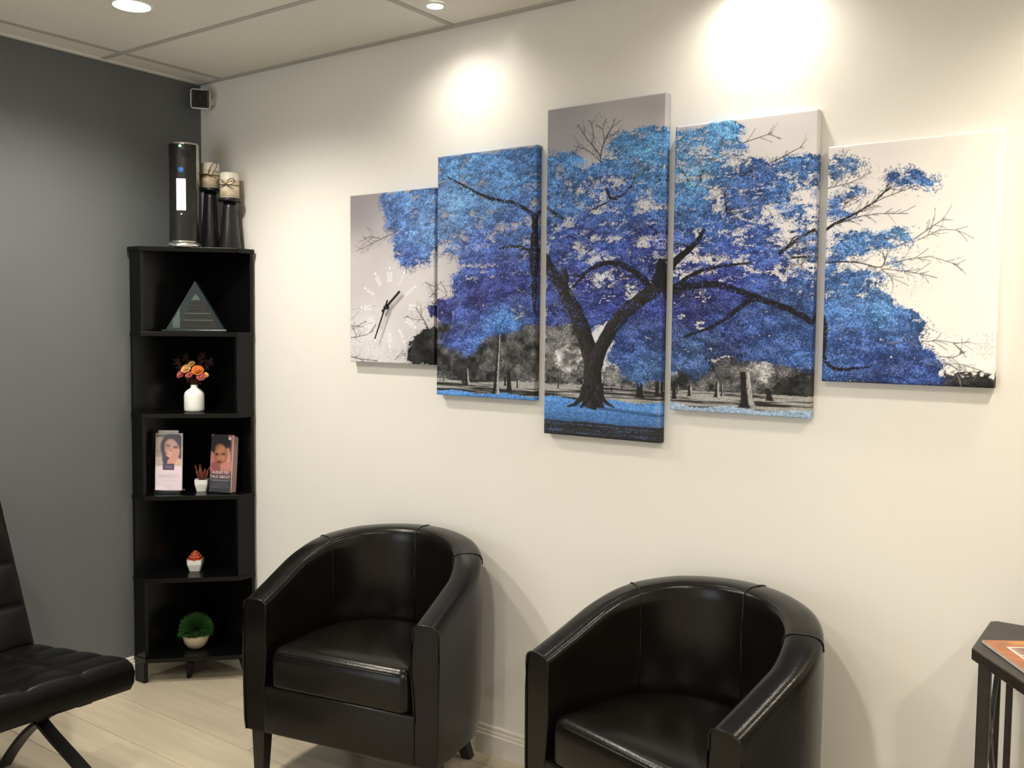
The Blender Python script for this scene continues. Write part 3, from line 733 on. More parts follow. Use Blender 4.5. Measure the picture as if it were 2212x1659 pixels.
def canvas(x0, hgt, label, zc=1.605, W=.402, T=.030):
    cell = .0016; kf = 10
    def axis(a, b):
        n = int(round((b - a) / cell))
        core = np.linspace(a, b, n + 1)
        d = np.linspace(T, 0, kf + 1)[:-1]
        pos = np.r_[np.full(kf, a), core, np.full(kf, b)]
        dep = np.r_[d, np.zeros(n + 1), d[::-1]]
        smp = np.r_[a + d, core, b - d[::-1]]          # the print folds round the stretcher, mirrored
        return pos, dep, smp
    px, dx, sx = axis(x0, x0 + W); pz, dz, sz = axis(zc - hgt / 2, zc + hgt / 2)
    nx, nz = len(px), len(pz)
    co = np.zeros((nz, nx, 3)); co[..., 0] = px[None] - (x0 + W / 2); co[..., 2] = pz[:, None] - zc
    rad = np.maximum(dx[None], dz[:, None])
    co[..., 1] = -T + rad * ((T - .0008) / T)
    # soft stretched edge
    edge = np.minimum(np.minimum(px - x0, x0 + W - px)[None], np.minimum(pz - zc + hgt / 2, zc + hgt / 2 - pz)[:, None])
    co[..., 1] += np.where(rad > 0, 0, .0016 * np.clip(1 - edge / .004, 0, 1) ** 2)
    ci = np.clip(np.round((sx - SX[0]) / (SX[1] - SX[0])).astype(int), 0, len(SX) - 1)
    cj = np.clip(np.round((sz - SZ[0]) / (SZ[1] - SZ[0])).astype(int), 0, len(SZ) - 1)
    c = np.ones((nz, nx, 4), np.float32); c[..., :3] = SM[cj][:, ci]
    me = bpy.data.meshes.new('canvas_print')
    nf = (nx - 1) * (nz - 1)
    me.vertices.add(nx * nz); me.vertices.foreach_set('co', co.reshape(-1).astype(np.float32))
    i = np.arange(nx * nz).reshape(nz, nx)
    q = np.stack([i[:-1, :-1], i[:-1, 1:], i[1:, 1:], i[1:, :-1]], -1).reshape(-1)
    me.loops.add(nf * 4); me.loops.foreach_set('vertex_index', q.astype(np.int32))
    me.polygons.add(nf); me.polygons.foreach_set('loop_start', (np.arange(nf) * 4).astype(np.int32)); me.polygons.foreach_set('loop_total', np.full(nf, 4, np.int32))
    me.update(calc_edges=True)
    at = me.color_attributes.new('print', 'FLOAT_COLOR', 'POINT'); at.data.foreach_set('color', c.reshape(-1))
    o = link('canvas_print', me, MT['print_canvas'], None, (x0 + W / 2, 0, zc))
    tag(o, label, 'canvas print', 'five-panel blue tree picture on the white wall')
    return o
c1 = canvas(.910, .6, 'small canvas print with a clock face, grey sky and the left end of blue foliage')
canvas(1.325, .8, 'canvas print of dense blue foliage over grey trees, beside the clock panel')
canvas(1.767, 1.0, 'tallest canvas print, with the forked tree trunk on blue grass')
canvas(2.201, .8, 'canvas print with a long arching branch through blue leaves and a pale sky corner')
canvas(2.632, .6, 'small canvas print of blue branch tips fading into plain cream sky')
c1['label'] = 'small canvas print with a clock face and hands under blue leaves'
# clock hands on the first panel
def flat_hand(name, a, b, w0, w1, y0, th, parent):
    A = Vector((a[0], 0, a[1])); B = Vector((b[0], 0, b[1])); t = (B - A).normalized(); n = Vector((t.z, 0, -t.x))
    q = [A + n * w0 / 2, B + n * w1 / 2, B - n * w1 / 2, A - n * w0 / 2]
    v = [(p.x, y0, p.z) for p in q] + [(p.x, y0 - th, p.z) for p in q]
    f = [(0, 1, 2, 3), (7, 6, 5, 4)] + [(i, (i + 1) % 4, 4 + (i + 1) % 4, 4 + i) for i in range(4)]
    o = from_py(name, v, f, MT['hand']); o.parent = parent; return o
K = Vector(c1.location)
rel = lambda x, z: (x / 1000 - K.x, z / 1000 - K.z)
flat_hand('hour_hand', rel(1080, 1486), rel(1164, 1557), .009, .008, -.040, .0015, c1)
flat_hand('minute_hand', rel(1110, 1527), rel(1049, 1390), .006, .005, -.044, .0015, c1)
hub = lathe('hand_hub', [(.007, 0), (.007, .016), (.004, .019), (0, .019)], MT['hand'], None, n=16)
hub.parent = c1; hub.rotation_euler = (math.radians(90), 0, 0); hub.location = (rel(1098, 1502)[0], -.0295, rel(1098, 1502)[1])

# ------------------------------------------------------------------ tub chairs
def tub_chair(loc, rz, label):
    root = empty('tub_chair', (loc[0], loc[1], 0), rz)       # local x along the front, y to the back, origin under the front edge
    HW, V1, RY, TH, ZB = .345, .20, .335, .086, .172
    zt_v = [0, .10, .20, .30, .36, .45, .535]; zt_z = [.588, .628, .671, .708, .726, .744, .755]
    path = []
    for k in range(9): path.append((-HW, V1 * k / 8, (-1, 0)))
    for k in range(1, 48):
        a = math.pi - math.pi * k / 48
        x, y = HW * math.cos(a), V1 + RY * math.sin(a)
        nx, ny = math.cos(a) / HW, math.sin(a) / RY; l = math.hypot(nx, ny); path.append((x, y, (nx / l, ny / l)))
    for k in range(9): path.append((HW, V1 * (8 - k) / 8, (1, 0)))
    def section(zt, th):
        s = [(-.008, ZB), (-.003, ZB + .03), (0, ZB + .12), (0.002, zt - .10), (.001, zt - .036)]
        for k in range(1, 9):
            a = math.pi * k / 9
            s.append((-th / 2 + (th / 2 + .001) * math.copysign(abs(math.cos(a)) ** .62, math.cos(a)), zt - .032 + .032 * math.sin(a) ** .75))
        s += [(-th, zt - .05), (-th - .004, zt - .14), (-th + .002, .40), (-th + .010, .30), (-th + .01, ZB)]
        return s
    V, F = [], []
    secs = []
    for x, y, n in path:
        zt = float(np.interp(y, zt_v, zt_z))
        th = TH + .012 * min(1, max(0, (y - .2) / .3))
        S = [(x + n[0] * o, y + n[1] * o, z) for o, z in section(zt, th)]
        secs.append((S, n)); V += S
    m = len(secs[0][0]); n = len(path)
    for i in range(n - 1):
        for q in range(m):
            q2 = (q + 1) % m
            F.append((i * m + q, i * m + q2, (i + 1) * m + q2, (i + 1) * m + q))
    F.append(tuple(range(m))); F.append(tuple(range((n - 1) * m, n * m))[::-1])
    shell = from_py('backrest_shell', V, F, MT['leather'], root, smooth=True)
    em = shell.modifiers.new('edges', 'EDGE_SPLIT'); em.split_angle = math.radians(50)
    # piping round the two arm fronts and seams over the rim
    for S, nn in (secs[0], secs[-1]):
        pts = [(p[0], p[1] - .0015, p[2]) for p in S]
        tube('piping', pts[:-1], .0032, MT['leather'], root, n=6)
    for idx in (15, 33, 49):                               # seams of the back panels
        S = secs[idx][0]; nn = secs[idx][1]
        pts = []
        for q in range(4, m - 2):
            o, z = S[q][:2], S[q][2]; pts.append((S[q][0] - nn[0] * (.001 if q > 9 else -.001), S[q][1] - nn[1] * (.001 if q > 9 else -.001), z + .001))
        tube('seam', pts, .0017, MT['seam'], root, n=6)
    # seat cushion
    def outline(o, front):
        hw = HW - TH - .010 - o; R = max(.032 - o * .5, .006); pts = []
        for k in range(6):                                   # rounded front corner
            a = math.pi * 1.5 - math.pi / 2 * k / 5; pts.append((-hw + R + R * math.cos(a), front + o + R + R * math.sin(a)))
        for k in range(1, 5): pts.append((-hw, front + o + R + (V1 - front - o - R) * k / 4))
        ry = RY - TH - .016 - o
        for k in range(1, 24):
            a = math.pi - math.pi * k / 24; pts.append((hw * math.cos(a), V1 + ry * math.sin(a)))
        for k in range(4, 0, -1): pts.append((hw, front + o + R + (V1 - front - o - R) * k / 4))
        for k in range(6):
            a = -math.pi / 2 * k / 5; pts.append((hw - R + R * math.cos(a), front + o + R + R * math.sin(a)))
        return pts
    rings = [(.003, .3188), (0, .330), (0, .405), (.004, .424), (.012, .437), (.028, .445), (.07, .452), (.12, .457), (.16, .459)]
    V, F = [], []
    for o, z in rings: V += [(x, y, z) for x, y in outline(o, -.005)]
    m = len(outline(0, 0))
    for i in range(len(rings) - 1):
        for q in range(m): F.append((i * m + q, i * m + (q + 1) % m, (i + 1) * m + (q + 1) % m, (i + 1) * m + q))
    F.append(tuple(range(m))[::-1]); F.append(tuple(range((len(rings) - 1) * m, len(rings) * m)))
    cu = from_py('seat_cushion', V, F, MT['leather'], root, smooth=True)
    pts = [(x, y, .4275) for x, y in outline(.0045, -.005)]
    front = [(-.215 + .43 * k / 16, -.0005, .4275) for k in range(17)]
    tube('piping', front, .0026, MT['leather'], cu, n=6)
    # apron under the cushion
    box('front_panel', (-.268, -.004, ZB), (.268, .050, .3185), MT['leather'], root, .006, 2, True)
    prism('base_panel', [(-.30, .03), (.30, .03), (.30, .2), (.2, .42), (0, .47), (-.2, .42), (-.30, .2)], ZB - .004, ZB + .004, MT['black_metal'], root)
    def leg(xt, yt, xb, yb, s0, s1):
        bm = bmesh.new(); r0 = []; r1 = []
        for sx, sy in ((-1, -1), (1, -1), (1, 1), (-1, 1)):
            r0.append(bm.verts.new((xt + sx * s0 / 2, yt + sy * s0 / 2, ZB))); r1.append(bm.verts.new((xb + sx * s1 / 2, yb + sy * s1 / 2, .001)))
        bm.faces.new(r0); bm.faces.new(r1[::-1])
        for i in range(4): bm.faces.new((r0[i], r1[i], r1[(i + 1) % 4], r0[(i + 1) % 4]))
        bmesh.ops.bevel(bm, geom=bm.edges[:], offset=.003, segments=1, affect='EDGES')
        from_bm('leg', bm, MT['leg_wood'], root)
    for s in (-1, 1):
        leg(s * .308, .040, s * .308, .036, .048, .034)
        leg(s * .195, .375, s * .215, .448, .050, .034)
    tag(root, label, 'armchair', 'pair of black leather tub chairs')
    return root
tub_chair((1.385, -.552), math.radians(11.6), 'black leather tub chair beside the corner shelf, its dark front leg in view')
tub_chair((2.352, -.560), math.radians(-14.9), 'black leather tub chair under the fourth canvas, cut off by the bottom edge')

# ------------------------------------------------------------------ lounge chair on the left
def tufted(name, L, W, T, mat, parent, matrix, nl=4, nw=5, crown=.012):
    """cushion: x along L, y along W, z up; stitched into squares with a button dimple at each crossing"""
    nu, nv = 64, 80
    V, F = [], []
    def hgt(u, v):
        e = min(u, 1 - u) * L; g = min(v, 1 - v) * W; ed = min(e, g)
        r = .014; z = T
        if ed < r: z = T - r + math.sqrt(max(0, r * r - (r - ed) ** 2))
        a = abs(math.sin(math.pi * u * nl)); b = abs(math.sin(math.pi * v * nw))
        z -= crown * (1 - min(1, (a ** .45) * (b ** .45)))
        return z
    for i in range(nu + 1):
        for j in range(nv + 1):
            u, v = i / nu, j / nv
            V.append((u * L, v * W, hgt(u, v)))
    for i in range(nu):
        for j in range(nv):
            a = i * (nv + 1) + j; F.append((a, a + nv + 1, a + nv + 2, a + 1))
    top = len(V)
    rim = [i * (nv + 1) for i in range(nu + 1)] + [nu * (nv + 1) + j for j in range(1, nv + 1)] + [i * (nv + 1) + nv for i in range(nu - 1, -1, -1)] + [j for j in range(nv - 1, 0, -1)]
    n = len(rim)
    for lvl, z in ((0, T * .5), (1, .018), (2, 0)):
        ins = .008 if lvl == 2 else -.004 if lvl == 0 else 0
        for k in rim:
            x, y, _ = V[k]; cx = 1 if x < L / 2 else -1; cy = 1 if y < W / 2 else -1
            V.append((x + (ins * cx if x in (0, L) else 0), y + (ins * cy if y in (0, W) else 0), z))
    prev = rim
    for lvl in range(3):
        cur = list(range(top + lvl * n, top + (lvl + 1) * n))
        for k in range(n): F.append((prev[k], prev[(k + 1) % n], cur[(k + 1) % n], cur[k]))
        prev = cur
    F.append(tuple(prev))
    o = from_py(name, V, F, mat, parent, smooth=True)
    o.matrix_local = matrix
    return o
lr = empty('lounge_chair', (.62, -1.325, 0))
def loc_m(org, xdir, ydir):
    x = Vector(xdir).normalized(); y = Vector(ydir).normalized(); z = x.cross(y)
    m = Matrix((x, y, z)).transposed().to_4x4(); m.translation = Vector(org) - Vector((.62, -1.325, 0)); return m
# seat: slopes up towards the room
tufted('seat_cushion', .545, .75, .098, MT['lounge_leather'], lr, loc_m((.430, -1.70, .3130), (.975, 0, .122), (0, 1, 0)))
# back cushion: leans towards the grey wall (its thickness grows backwards)
bx = Vector((-.21, 0, .46)).normalized()
tufted('back_cushion', .57, .75, .095, MT['lounge_leather'], lr, loc_m((.350, -.95, .356), bx, (0, -1, 0)))
flat = [(-.019, -.006), (.019, -.006), (.019, .006), (-.019, .006)]
def off(pts, y): return [(x - .62, y + 1.325, z) for x, z in pts]
for y in (-1.03, -1.62):
    arc = catmull(off([(.085, .86), (.155, .66), (.27, .46), (.42, .31), (.605, .212), (.835, .130), (1.02, .055), (1.10, .008)], y), 6)
    sweep('leg', arc, flat, MT['black_metal'], lr, up=(0, 0, 1), smooth=False)
    arc2 = catmull(off([(.85, .335), (.77, .308), (.64, .245), (.52, .165), (.42, .075), (.36, .008)], y), 6)
    sweep('leg', arc2, flat, MT['black_metal'], lr, up=(0, 0, 1), smooth=False)
for x, z in ((.50, .315), (.68, .337), (.86, .358)):
    box('seat_strap', (x - .62 - .02, -1.64 + 1.325, z - .014), (x - .62 + .02, -1.01 + 1.325, z - .008), MT['lounge_leather'], lr)
for x, z in ((.245, .60), (.165, .76)):
    box('back_strap', (x - .62 - .045, -1.64 + 1.325, z - .02), (x - .62 - .038, -1.01 + 1.325, z + .02), MT['lounge_leather'], lr)
tag(lr, 'black tufted leather lounge chair on curved black metal legs by the grey wall', 'chair')

# ------------------------------------------------------------------ corner shelf
G0 = .014
ZSH = [.105, .427, .757, 1.083, 1.405, 1.735]
S0, FK = .350, .092
sh = empty('corner_shelf', (.16, -.16, 0))
def at_shelf(o): o.location = Vector(o.location) - Vector((.16, -.16, 0)); return o
def board(z, grow=0.0, name='shelf_board'):
    g = grow
    poly = [(G0, -G0), (S0 + g, -G0), (S0 + g, -FK), (FK, -S0 - g), (G0, -S0 - g)]
    return prism(name, [(x - .16, y + .16) for x, y in poly], z - .018, z, MT['shelf'], sh, .0015)
for z in ZSH[:-1]: board(z)
board(ZSH[-1], .006, 'top_board')
zlo, zhi = ZSH[0], ZSH[-1] - .018
at_shelf(box('side_panel', (G0, -G0 - .014, zlo), (S0 - .004, -G0, zhi), MT['shelf'], sh))
at_shelf(box('side_panel', (G0, -S0 + .004, zlo), (G0 + .014, -G0 - .014, zhi), MT['shelf'], sh))
for t in range(5):
    z0, z1 = ZSH[t], ZSH[t + 1] - .018
    if t % 2 == 1:      # upright at the white-wall end, second and fourth tiers from the top
        at_shelf(box('upright_panel', (S0 - .018, -FK - .004, z0), (S0 - .003, -G0 - .0145, z1), MT['shelf'], sh))
    else:               # upright at the grey-wall end
        at_shelf(box('upright_panel', (G0 + .0145, -S0 + .003, z0), (FK - .004, -S0 + .018, z1), MT['shelf'], sh))
def shelf_foot(a, b):
    sweep('foot', [(a[0] - .16, a[1] + .16, ZSH[0] - .018), (b[0] - .16, b[1] + .16, .001)], circ(1, 10), MT['shelf'], sh, radii=[.017, .010], smooth=True, up=(.3, .5, .2))
shelf_foot((.185, -.205), (.158, -.197)); at_shelf(box('kick_plate', (G0 + .0005, -S0 + .004, .001), (.075, -S0 + .022, ZSH[0] - .018), MT['shelf'], sh)); shelf_foot((.30, -.045), (.315, -.035)); shelf_foot((.05, -.05), (.04, -.04))
tag(sh, 'tall black five-tier corner shelf standing where grey and white walls meet', 'shelf')
# ------------------------------------------------------------------ things on the corner shelf
VIEW = math.radians(36)                      # most things on the shelf face the open diagonal

# air purifier on the top board
def purifier(loc, rz):
    r = empty('air_purifier', loc, rz)
    RX, RY = .0575, .052
    lathe('base', [(0, 0), (.064, 0), (.066, .006), (.062, .014), (.056, .020), (0, .020)], MT['silver'], r, n=48, sx=1, sy=.92)
    prof = [(0, .020), (1, .020), (1, .396), (.985, .402), (.90, .4045), (0, .4045)]
    lathe('housing', prof, MT['silver'], r, n=64, sx=RX, sy=RY)
    def patch(name, a0, a1, z0, z1, mat, out, parent, n=24):
        v, f = [], []
        for k in range(n + 1):
            a = math.radians(-90 + a0 + (a1 - a0) * k / n)
            for o in (out, -.002):
                for z in (z0, z1): v.append(((RX + o) * math.cos(a), (RY + o) * math.sin(a), z))
        for k in range(n):
            i = 4 * k; j = i + 4
            f += [(i, j, j + 1, i + 1), (i + 1, j + 1, j + 3, i + 3), (i, i + 2, j + 2, j), (i + 2, i + 3, j + 3, j + 2)]
        f += [(0, 1, 3, 2), (4 * n, 4 * n + 2, 4 * n + 3, 4 * n + 1)]
        return from_py(name, v, f, mat, parent, smooth=False)
    fp = patch('front_panel', -57, 62, .024, .396, MT['dark_plastic'], .0022, r)
    patch('display_window', -17, 17, .140, .262, MT['display'], .0030, fp, 8)
    for k, z in enumerate((.094, .103, .112)):
        for a0, a1 in ((-46, -16), (-13, 24), (28, 52)): patch('vent_slot', a0, a1, z, z + .0045, MT['vent'], .0026, fp, 8)
    patch('sensor_window', 2, 34, .345, .372, MT['vent'], .0026, fp, 8)
    def disc(name, a, z, rad, mat, parent):
        o = lathe(name, [(rad, 0), (rad, .003), (rad * .7, .0045), (0, .0045)], mat, None, n=20)
        an = math.radians(-90 + a); o.parent = parent
        o.location = ((RX + .001) * math.cos(an), (RY + .001) * math.sin(an), z); o.rotation_euler = (math.radians(90), 0, math.radians(a)); return o
    disc('power_light', -2, .387, .0045, MT['led'], fp)
    disc('round_sticker', 0, .295, .0115, MT['sticker'], fp)
    disc('button', 1, .1255, .0035, MT['white_plastic'], fp)
    tag(r, 'tower air purifier with silver rim, green light and white display on the shelf top', 'air purifier')
purifier((.172, -.206, 1.7355), math.radians(43))

# candle holders with wrapped candles
def holder(loc, hgt, label):
    r = empty('candle_holder', loc)
    lathe('column', [(0, 0), (.043, 0), (.0435, .004), (.035, .08), (.026, hgt - .035), (.0235, hgt - .012), (0, hgt - .012)], MT['black_satin'], r, n=36)
    lathe('dish', [(0, hgt - .012), (.0435, hgt - .012), (.045, hgt - .009), (.045, hgt - .001), (.0435, hgt), (0, hgt)], MT['black_satin'], r, n=36)
    tag(r, label, 'candle holder', 'black candle holders on the shelf top')
def candle(loc, rz, label, tilt):
    r = empty('candle', loc, rz)
    lathe('wax_body', [(0, 0), (.036, 0), (.0365, .003), (.0365, .096), (.034, .100), (0, .098)], MT['wax'], r, n=36)
    lathe('paper_wrap', [(.0372, .004), (.0376, .004), (.0376, .070), (.0372, .070)], MT['wrap'], r, n=36, cap=False)
    ring = [(.0386 * math.cos(2 * math.pi * k / 32), .0386 * math.sin(2 * math.pi * k / 32), .050) for k in range(32)]
    tw = tube('twine', ring, .0013, MT['twine'], r, n=6, closed=True)
    kx = 1.25
    for s in (-1, 1):
        lp = catmull([(0, -.040, .050), (s * .013, -.046, .066 + tilt * s * .012), (s * .029, -.043, .071 + tilt * s * .022), (s * .034, -.038, .056 + tilt * s * .022), (s * .014, -.042, .048), (0, -.041, .050)], 6)
        tube('bow_loop', lp, .0015, MT['twine'], tw, n=6)
        tl = catmull([(0, -.041, .050), (s * .010, -.044, .044), (s * .026, -.039, .034 + tilt * .008), (s * .031, -.036, .036)], 6)
        tube('bow_tail', tl, .0014, MT['twine'], tw, n=6)
    tube('wick', [(0, 0, .097), (.001, 0, .103), (.003, 0, .107)], .001, MT['twine'], r, n=6)
    tag(r, label, 'candle', 'ivory candles tied with twine')
holder((.170, -.082, 1.7355), .245, 'taller black flared candle holder in the corner behind the air purifier')
candle((.170, -.082, 1.9815), math.radians(40), 'ivory twine-tied candle standing higher, on the taller black holder', 1.2)
holder((.272, -.067, 1.7355), .200, 'shorter black flared candle holder at the white-wall end of the shelf top')
candle((.272, -.067, 1.9365), math.radians(32), 'ivory twine-tied candle with a wide bow, on the shorter black holder', .1)

# glass award
aw = empty('glass_award', (.158, -.145, 1.4055), VIEW)
AX = .118
def tri(name, w, h, y0, y1, mat, z0=0.0, parent=None, cx=0.0):
    v = [(cx - w, y0, z0), (cx + w, y0, z0), (cx, y0, z0 + h), (cx - w, y1, z0), (cx + w, y1, z0), (cx, y1, z0 + h)]
    return from_py(name, v, [(0, 1, 2), (5, 4, 3), (0, 3, 4, 1), (1, 4, 5, 2), (2, 5, 3, 0)], mat, parent)
box('base', (-AX - .012, -.030, 0), (AX + .012, .030, .008), MT['award_glass'], aw, .002)
g = tri('triangle_plate', AX, .195, -.014, .014, MT['award_glass'], .008, aw)
tri('engraved_face', .086, .142, -.0152, -.0146, MT['frost'], .012, g, .012)
tri('emblem', .0185, .026, -.0162, -.0157, MT['frost_light'], .126, g, .004)
from_py('bevel_facet', [(-.090, -.0162, .014), (-.060, -.0162, .014), (-.060, -.0162, .100), (-.074, -.0162, .070), (-.0905, -.0162, .045),
                        (-.090, -.0157, .014), (-.060, -.0157, .014), (-.060, -.0157, .100), (-.074, -.0157, .070), (-.0905, -.0157, .045)],
        [(0, 1, 2, 3, 4), (9, 8, 7, 6, 5)] + [(i, (i + 1) % 5, 5 + (i + 1) % 5, 5 + i) for i in range(5)], MT['frost_light'], g)
for k, (w, z) in enumerate(((.034, .112), (.046, .098), (.040, .085), (.052, .071), (.030, .060), (.060, .044), (.050, .033))):
    box('etched_line', (.012 - w, -.0164, z), (.012 + w, -.0154, z + .0035), MT['frost_light'] if k in (3, 5) else MT['frost'], g)
tag(aw, 'triangular green glass award on the upper tier of the corner shelf', 'award')

# vase and dried flowers
VX, VY, VZ = .150, -.153, 1.0835
va = lathe('bottle_vase', [(0, 0), (.034, 0), (.0385, .004), (.0395, .010), (.0395, .066), (.036, .078), (.026, .088), (.016, .094), (.0135, .098), (.0135, .106), (.0150, .108), (.0110, .108), (.0105, .096), (0, .090)],
           MT['white_ceramic'], None, (VX, VY, VZ), 40)
tag(va, 'white ceramic bottle vase holding dried flowers on the corner shelf', 'vase')
fx, fy = math.cos(VIEW), math.sin(VIEW)      # across the shelf opening; towards the viewer is (fy,-fx)
def vpt(a, b, z): return Vector((fx * a + fy * b, fy * a - fx * b, z))
random.seed(11)
def bloom(a, b, z, rad, mat, label, layers=3):
    r = empty('dried_flower', (VX, VY, VZ))
    c = vpt(a, b, z)
    tube('stem', catmull([(0, 0, .092), vpt(a * .25, b * .25, .118), c * 1.0], 6), .0011, MT['stem'], r, n=5)
    V, F = [], []
    dirn = (c - Vector((0, 0, .09))).normalized()
    dirn = (dirn + vpt(0, .9, 0)).normalized()
    q = dirn.to_track_quat('Z', 'Y')
    for L in range(layers):
        n = 9 - L; tilt = math.radians(12 + 26 * L); rr = rad * (1 - .22 * L)
        for k in range(n):
            an = 2 * math.pi * (k + .5 * L) / n + random.uniform(-.1, .1)
            base = len(V); wd = rr * .42
            for s, wv in ((.12, .25), (.5, .9), (.82, 1.0), (1.0, .45)):
                for e in (-1, 0, 1):
                    x = rr * s; y = wd * wv * e; z_ = rr * (.75 * s * s * math.sin(tilt) + .10 * abs(e) * s) + .001 * L
                    x *= math.cos(tilt) + .0
                    p = Vector((x * math.cos(an) - y * math.sin(an), x * math.sin(an) + y * math.cos(an), z_))
                    V.append(q @ p + c)
            for i in range(3):
                for j in range(2):
                    t = base + i * 3 + j; F.append((t, t + 1, t + 4, t + 3))
    pet = from_py('petals', V, F, mat, r, smooth=True)
    so = pet.modifiers.new('thickness', 'SOLIDIFY'); so.thickness = .0007
    core = lathe('flower_centre', [(0, -.002), (rad * .30, .0), (rad * .26, rad * .22), (0, rad * .30)], MT['bloom_yellow'] if mat != MT['bloom_yellow'] else MT['bloom_peach'], r, n=12)
    core.location = c; core.rotation_euler = q.to_euler()
    tag(r, label, 'dried flower', 'dried blooms in the white bottle vase')
bloom(.022, .022, .166, .024, MT['bloom_orange'], 'largest orange dried bloom in the white bottle vase')
bloom(-.024, .020, .172, .021, MT['bloom_peach'], 'pale peach dried bloom beside the orange one')
bloom(-.004, .012, .192, .014, MT['bloom_yellow'], 'small yellow dried bloom at the top of the bouquet')
bloom(-.048, .012, .150, .019, MT['bloom_pink'], 'coral pink dried bloom at the outer edge towards the grey wall')
bloom(.036, .026, .142, .018, MT['bloom_pink'], 'coral pink dried bloom hanging below the orange one')
bloom(-.010, .026, .150, .016, MT['bloom_pink'], 'coral pink dried bloom in the middle above the vase neck')
bloom(.050, .010, .148, .012, MT['bloom_peach'], 'small peach dried bloom at the outer edge towards the white wall')
def sprig(a, b, z, label, seed):
    random.seed(seed)
    r = empty('dried_sprig', (VX, VY, VZ))
    c = vpt(a, b, z)
    pts = catmull([Vector((0, 0, .092)), vpt(a * .3, b * .3, .13), c], 8)
    tube('stem', pts, .0009, MT['stem'], r, n=5)
    V, F = [], []
    for k in range(170):
        t = random.uniform(.40, 1.0); p = pts[int(t * (len(pts) - 1))]
        d = Vector((random.gauss(0, 1), random.gauss(0, 1), random.gauss(.5, .8))).normalized(); l = random.uniform(.010, .026)
        s = d.cross(Vector((0, 0, 1))).normalized() * .0019
        i = len(V); V += [p - s * .4, p + s * .4, p + d * l * .6 + s, p + d * l, p + d * l * .6 - s]; F.append((i, i + 1, i + 2, i + 3, i + 4))
    lf = from_py('leaf_spray', V, F, MT['sprig'], r)
    so = lf.modifiers.new('thickness', 'SOLIDIFY'); so.thickness = .0006
    tag(r, label, 'dried sprig', 'dark red sprigs in the white bottle vase')
sprig(-.072, .0, .205, 'dark red feathery sprig leaning from the vase towards the grey wall', 1)
sprig(-.040, -.02, .225, 'dark red feathery sprig rising behind the peach bloom', 2)
sprig(.030, -.02, .235, 'tallest dark red feathery sprig rising behind the orange bloom', 3)
sprig(.070, .0, .208, 'dark red feathery sprig leaning from the vase towards the white wall', 4)

# painted paper panels
def paper(name, W, Hh, T, fn, parent, loc=(0, 0, 0), rot=(0, 0, 0), res=.0012, mat=None):
    nx, nz = int(W / res), int(Hh / res)
    u = np.linspace(0, 1, nx + 1); v = np.linspace(0, 1, nz + 1)
    U, Vv = np.meshgrid(u, v)
    c = np.ones((nz + 1, nx + 1, 4), np.float32); c[..., :3] = np.clip(fn(U, 1 - Vv), 0, 1)
    V = np.zeros((nz + 1, nx + 1, 3)); V[..., 0] = (U - .5) * W; V[..., 2] = Vv * Hh
    idx = np.arange((nx + 1) * (nz + 1)).reshape(nz + 1, nx + 1)
    F = np.stack([idx[:-1, :-1], idx[:-1, 1:], idx[1:, 1:], idx[1:, :-1]], -1).reshape(-1, 4).tolist()
    verts = V.reshape(-1, 3).tolist(); cols = c.reshape(-1, 4).tolist()
    b = len(verts); w = W / 2
    verts += [(-w, 0, 0), (w, 0, 0), (w, 0, Hh), (-w, 0, Hh), (-w, T, 0), (w, T, 0), (w, T, Hh), (-w, T, Hh)]
    cols += [[.75, .72, .70, 1]] * 8
    F += [[b + 7, b + 6, b + 5, b + 4]] + [[b + (i + 1) % 4, b + i, b + 4 + i, b + 4 + (i + 1) % 4] for i in range(4)]
    me = bpy.data.meshes.new(name); me.from_pydata(verts, [], F)
    at = me.color_attributes.new('print', 'FLOAT_COLOR', 'POINT'); at.data.foreach_set('color', np.array(cols, np.float32).reshape(-1))
    return _place(link(name, me, mat or MT['print_paper'], parent, loc), rot)
def _place(o, rot): o.rotation_euler = rot; return o
def mixc(c, m, col): return c * (1 - m[..., None]) + lin(col) * m[..., None]
def ell(u, v, cx, cy, rx, ry, soft=.15, ang=0.0):
    ca, sa = math.cos(ang), math.sin(ang); x = (u - cx); y = (v - cy) * 2.28
    p, q = x * ca + y * sa, -x * sa + y * ca
    return np.clip((1 - np.sqrt((p / rx) ** 2 + (q / (ry * 2.28)) ** 2)) / soft + .5, 0, 1)
def rect(u, v, a, b, c, d): return ((u > a) & (u < b) & (v > c) & (v < d)).astype(float)
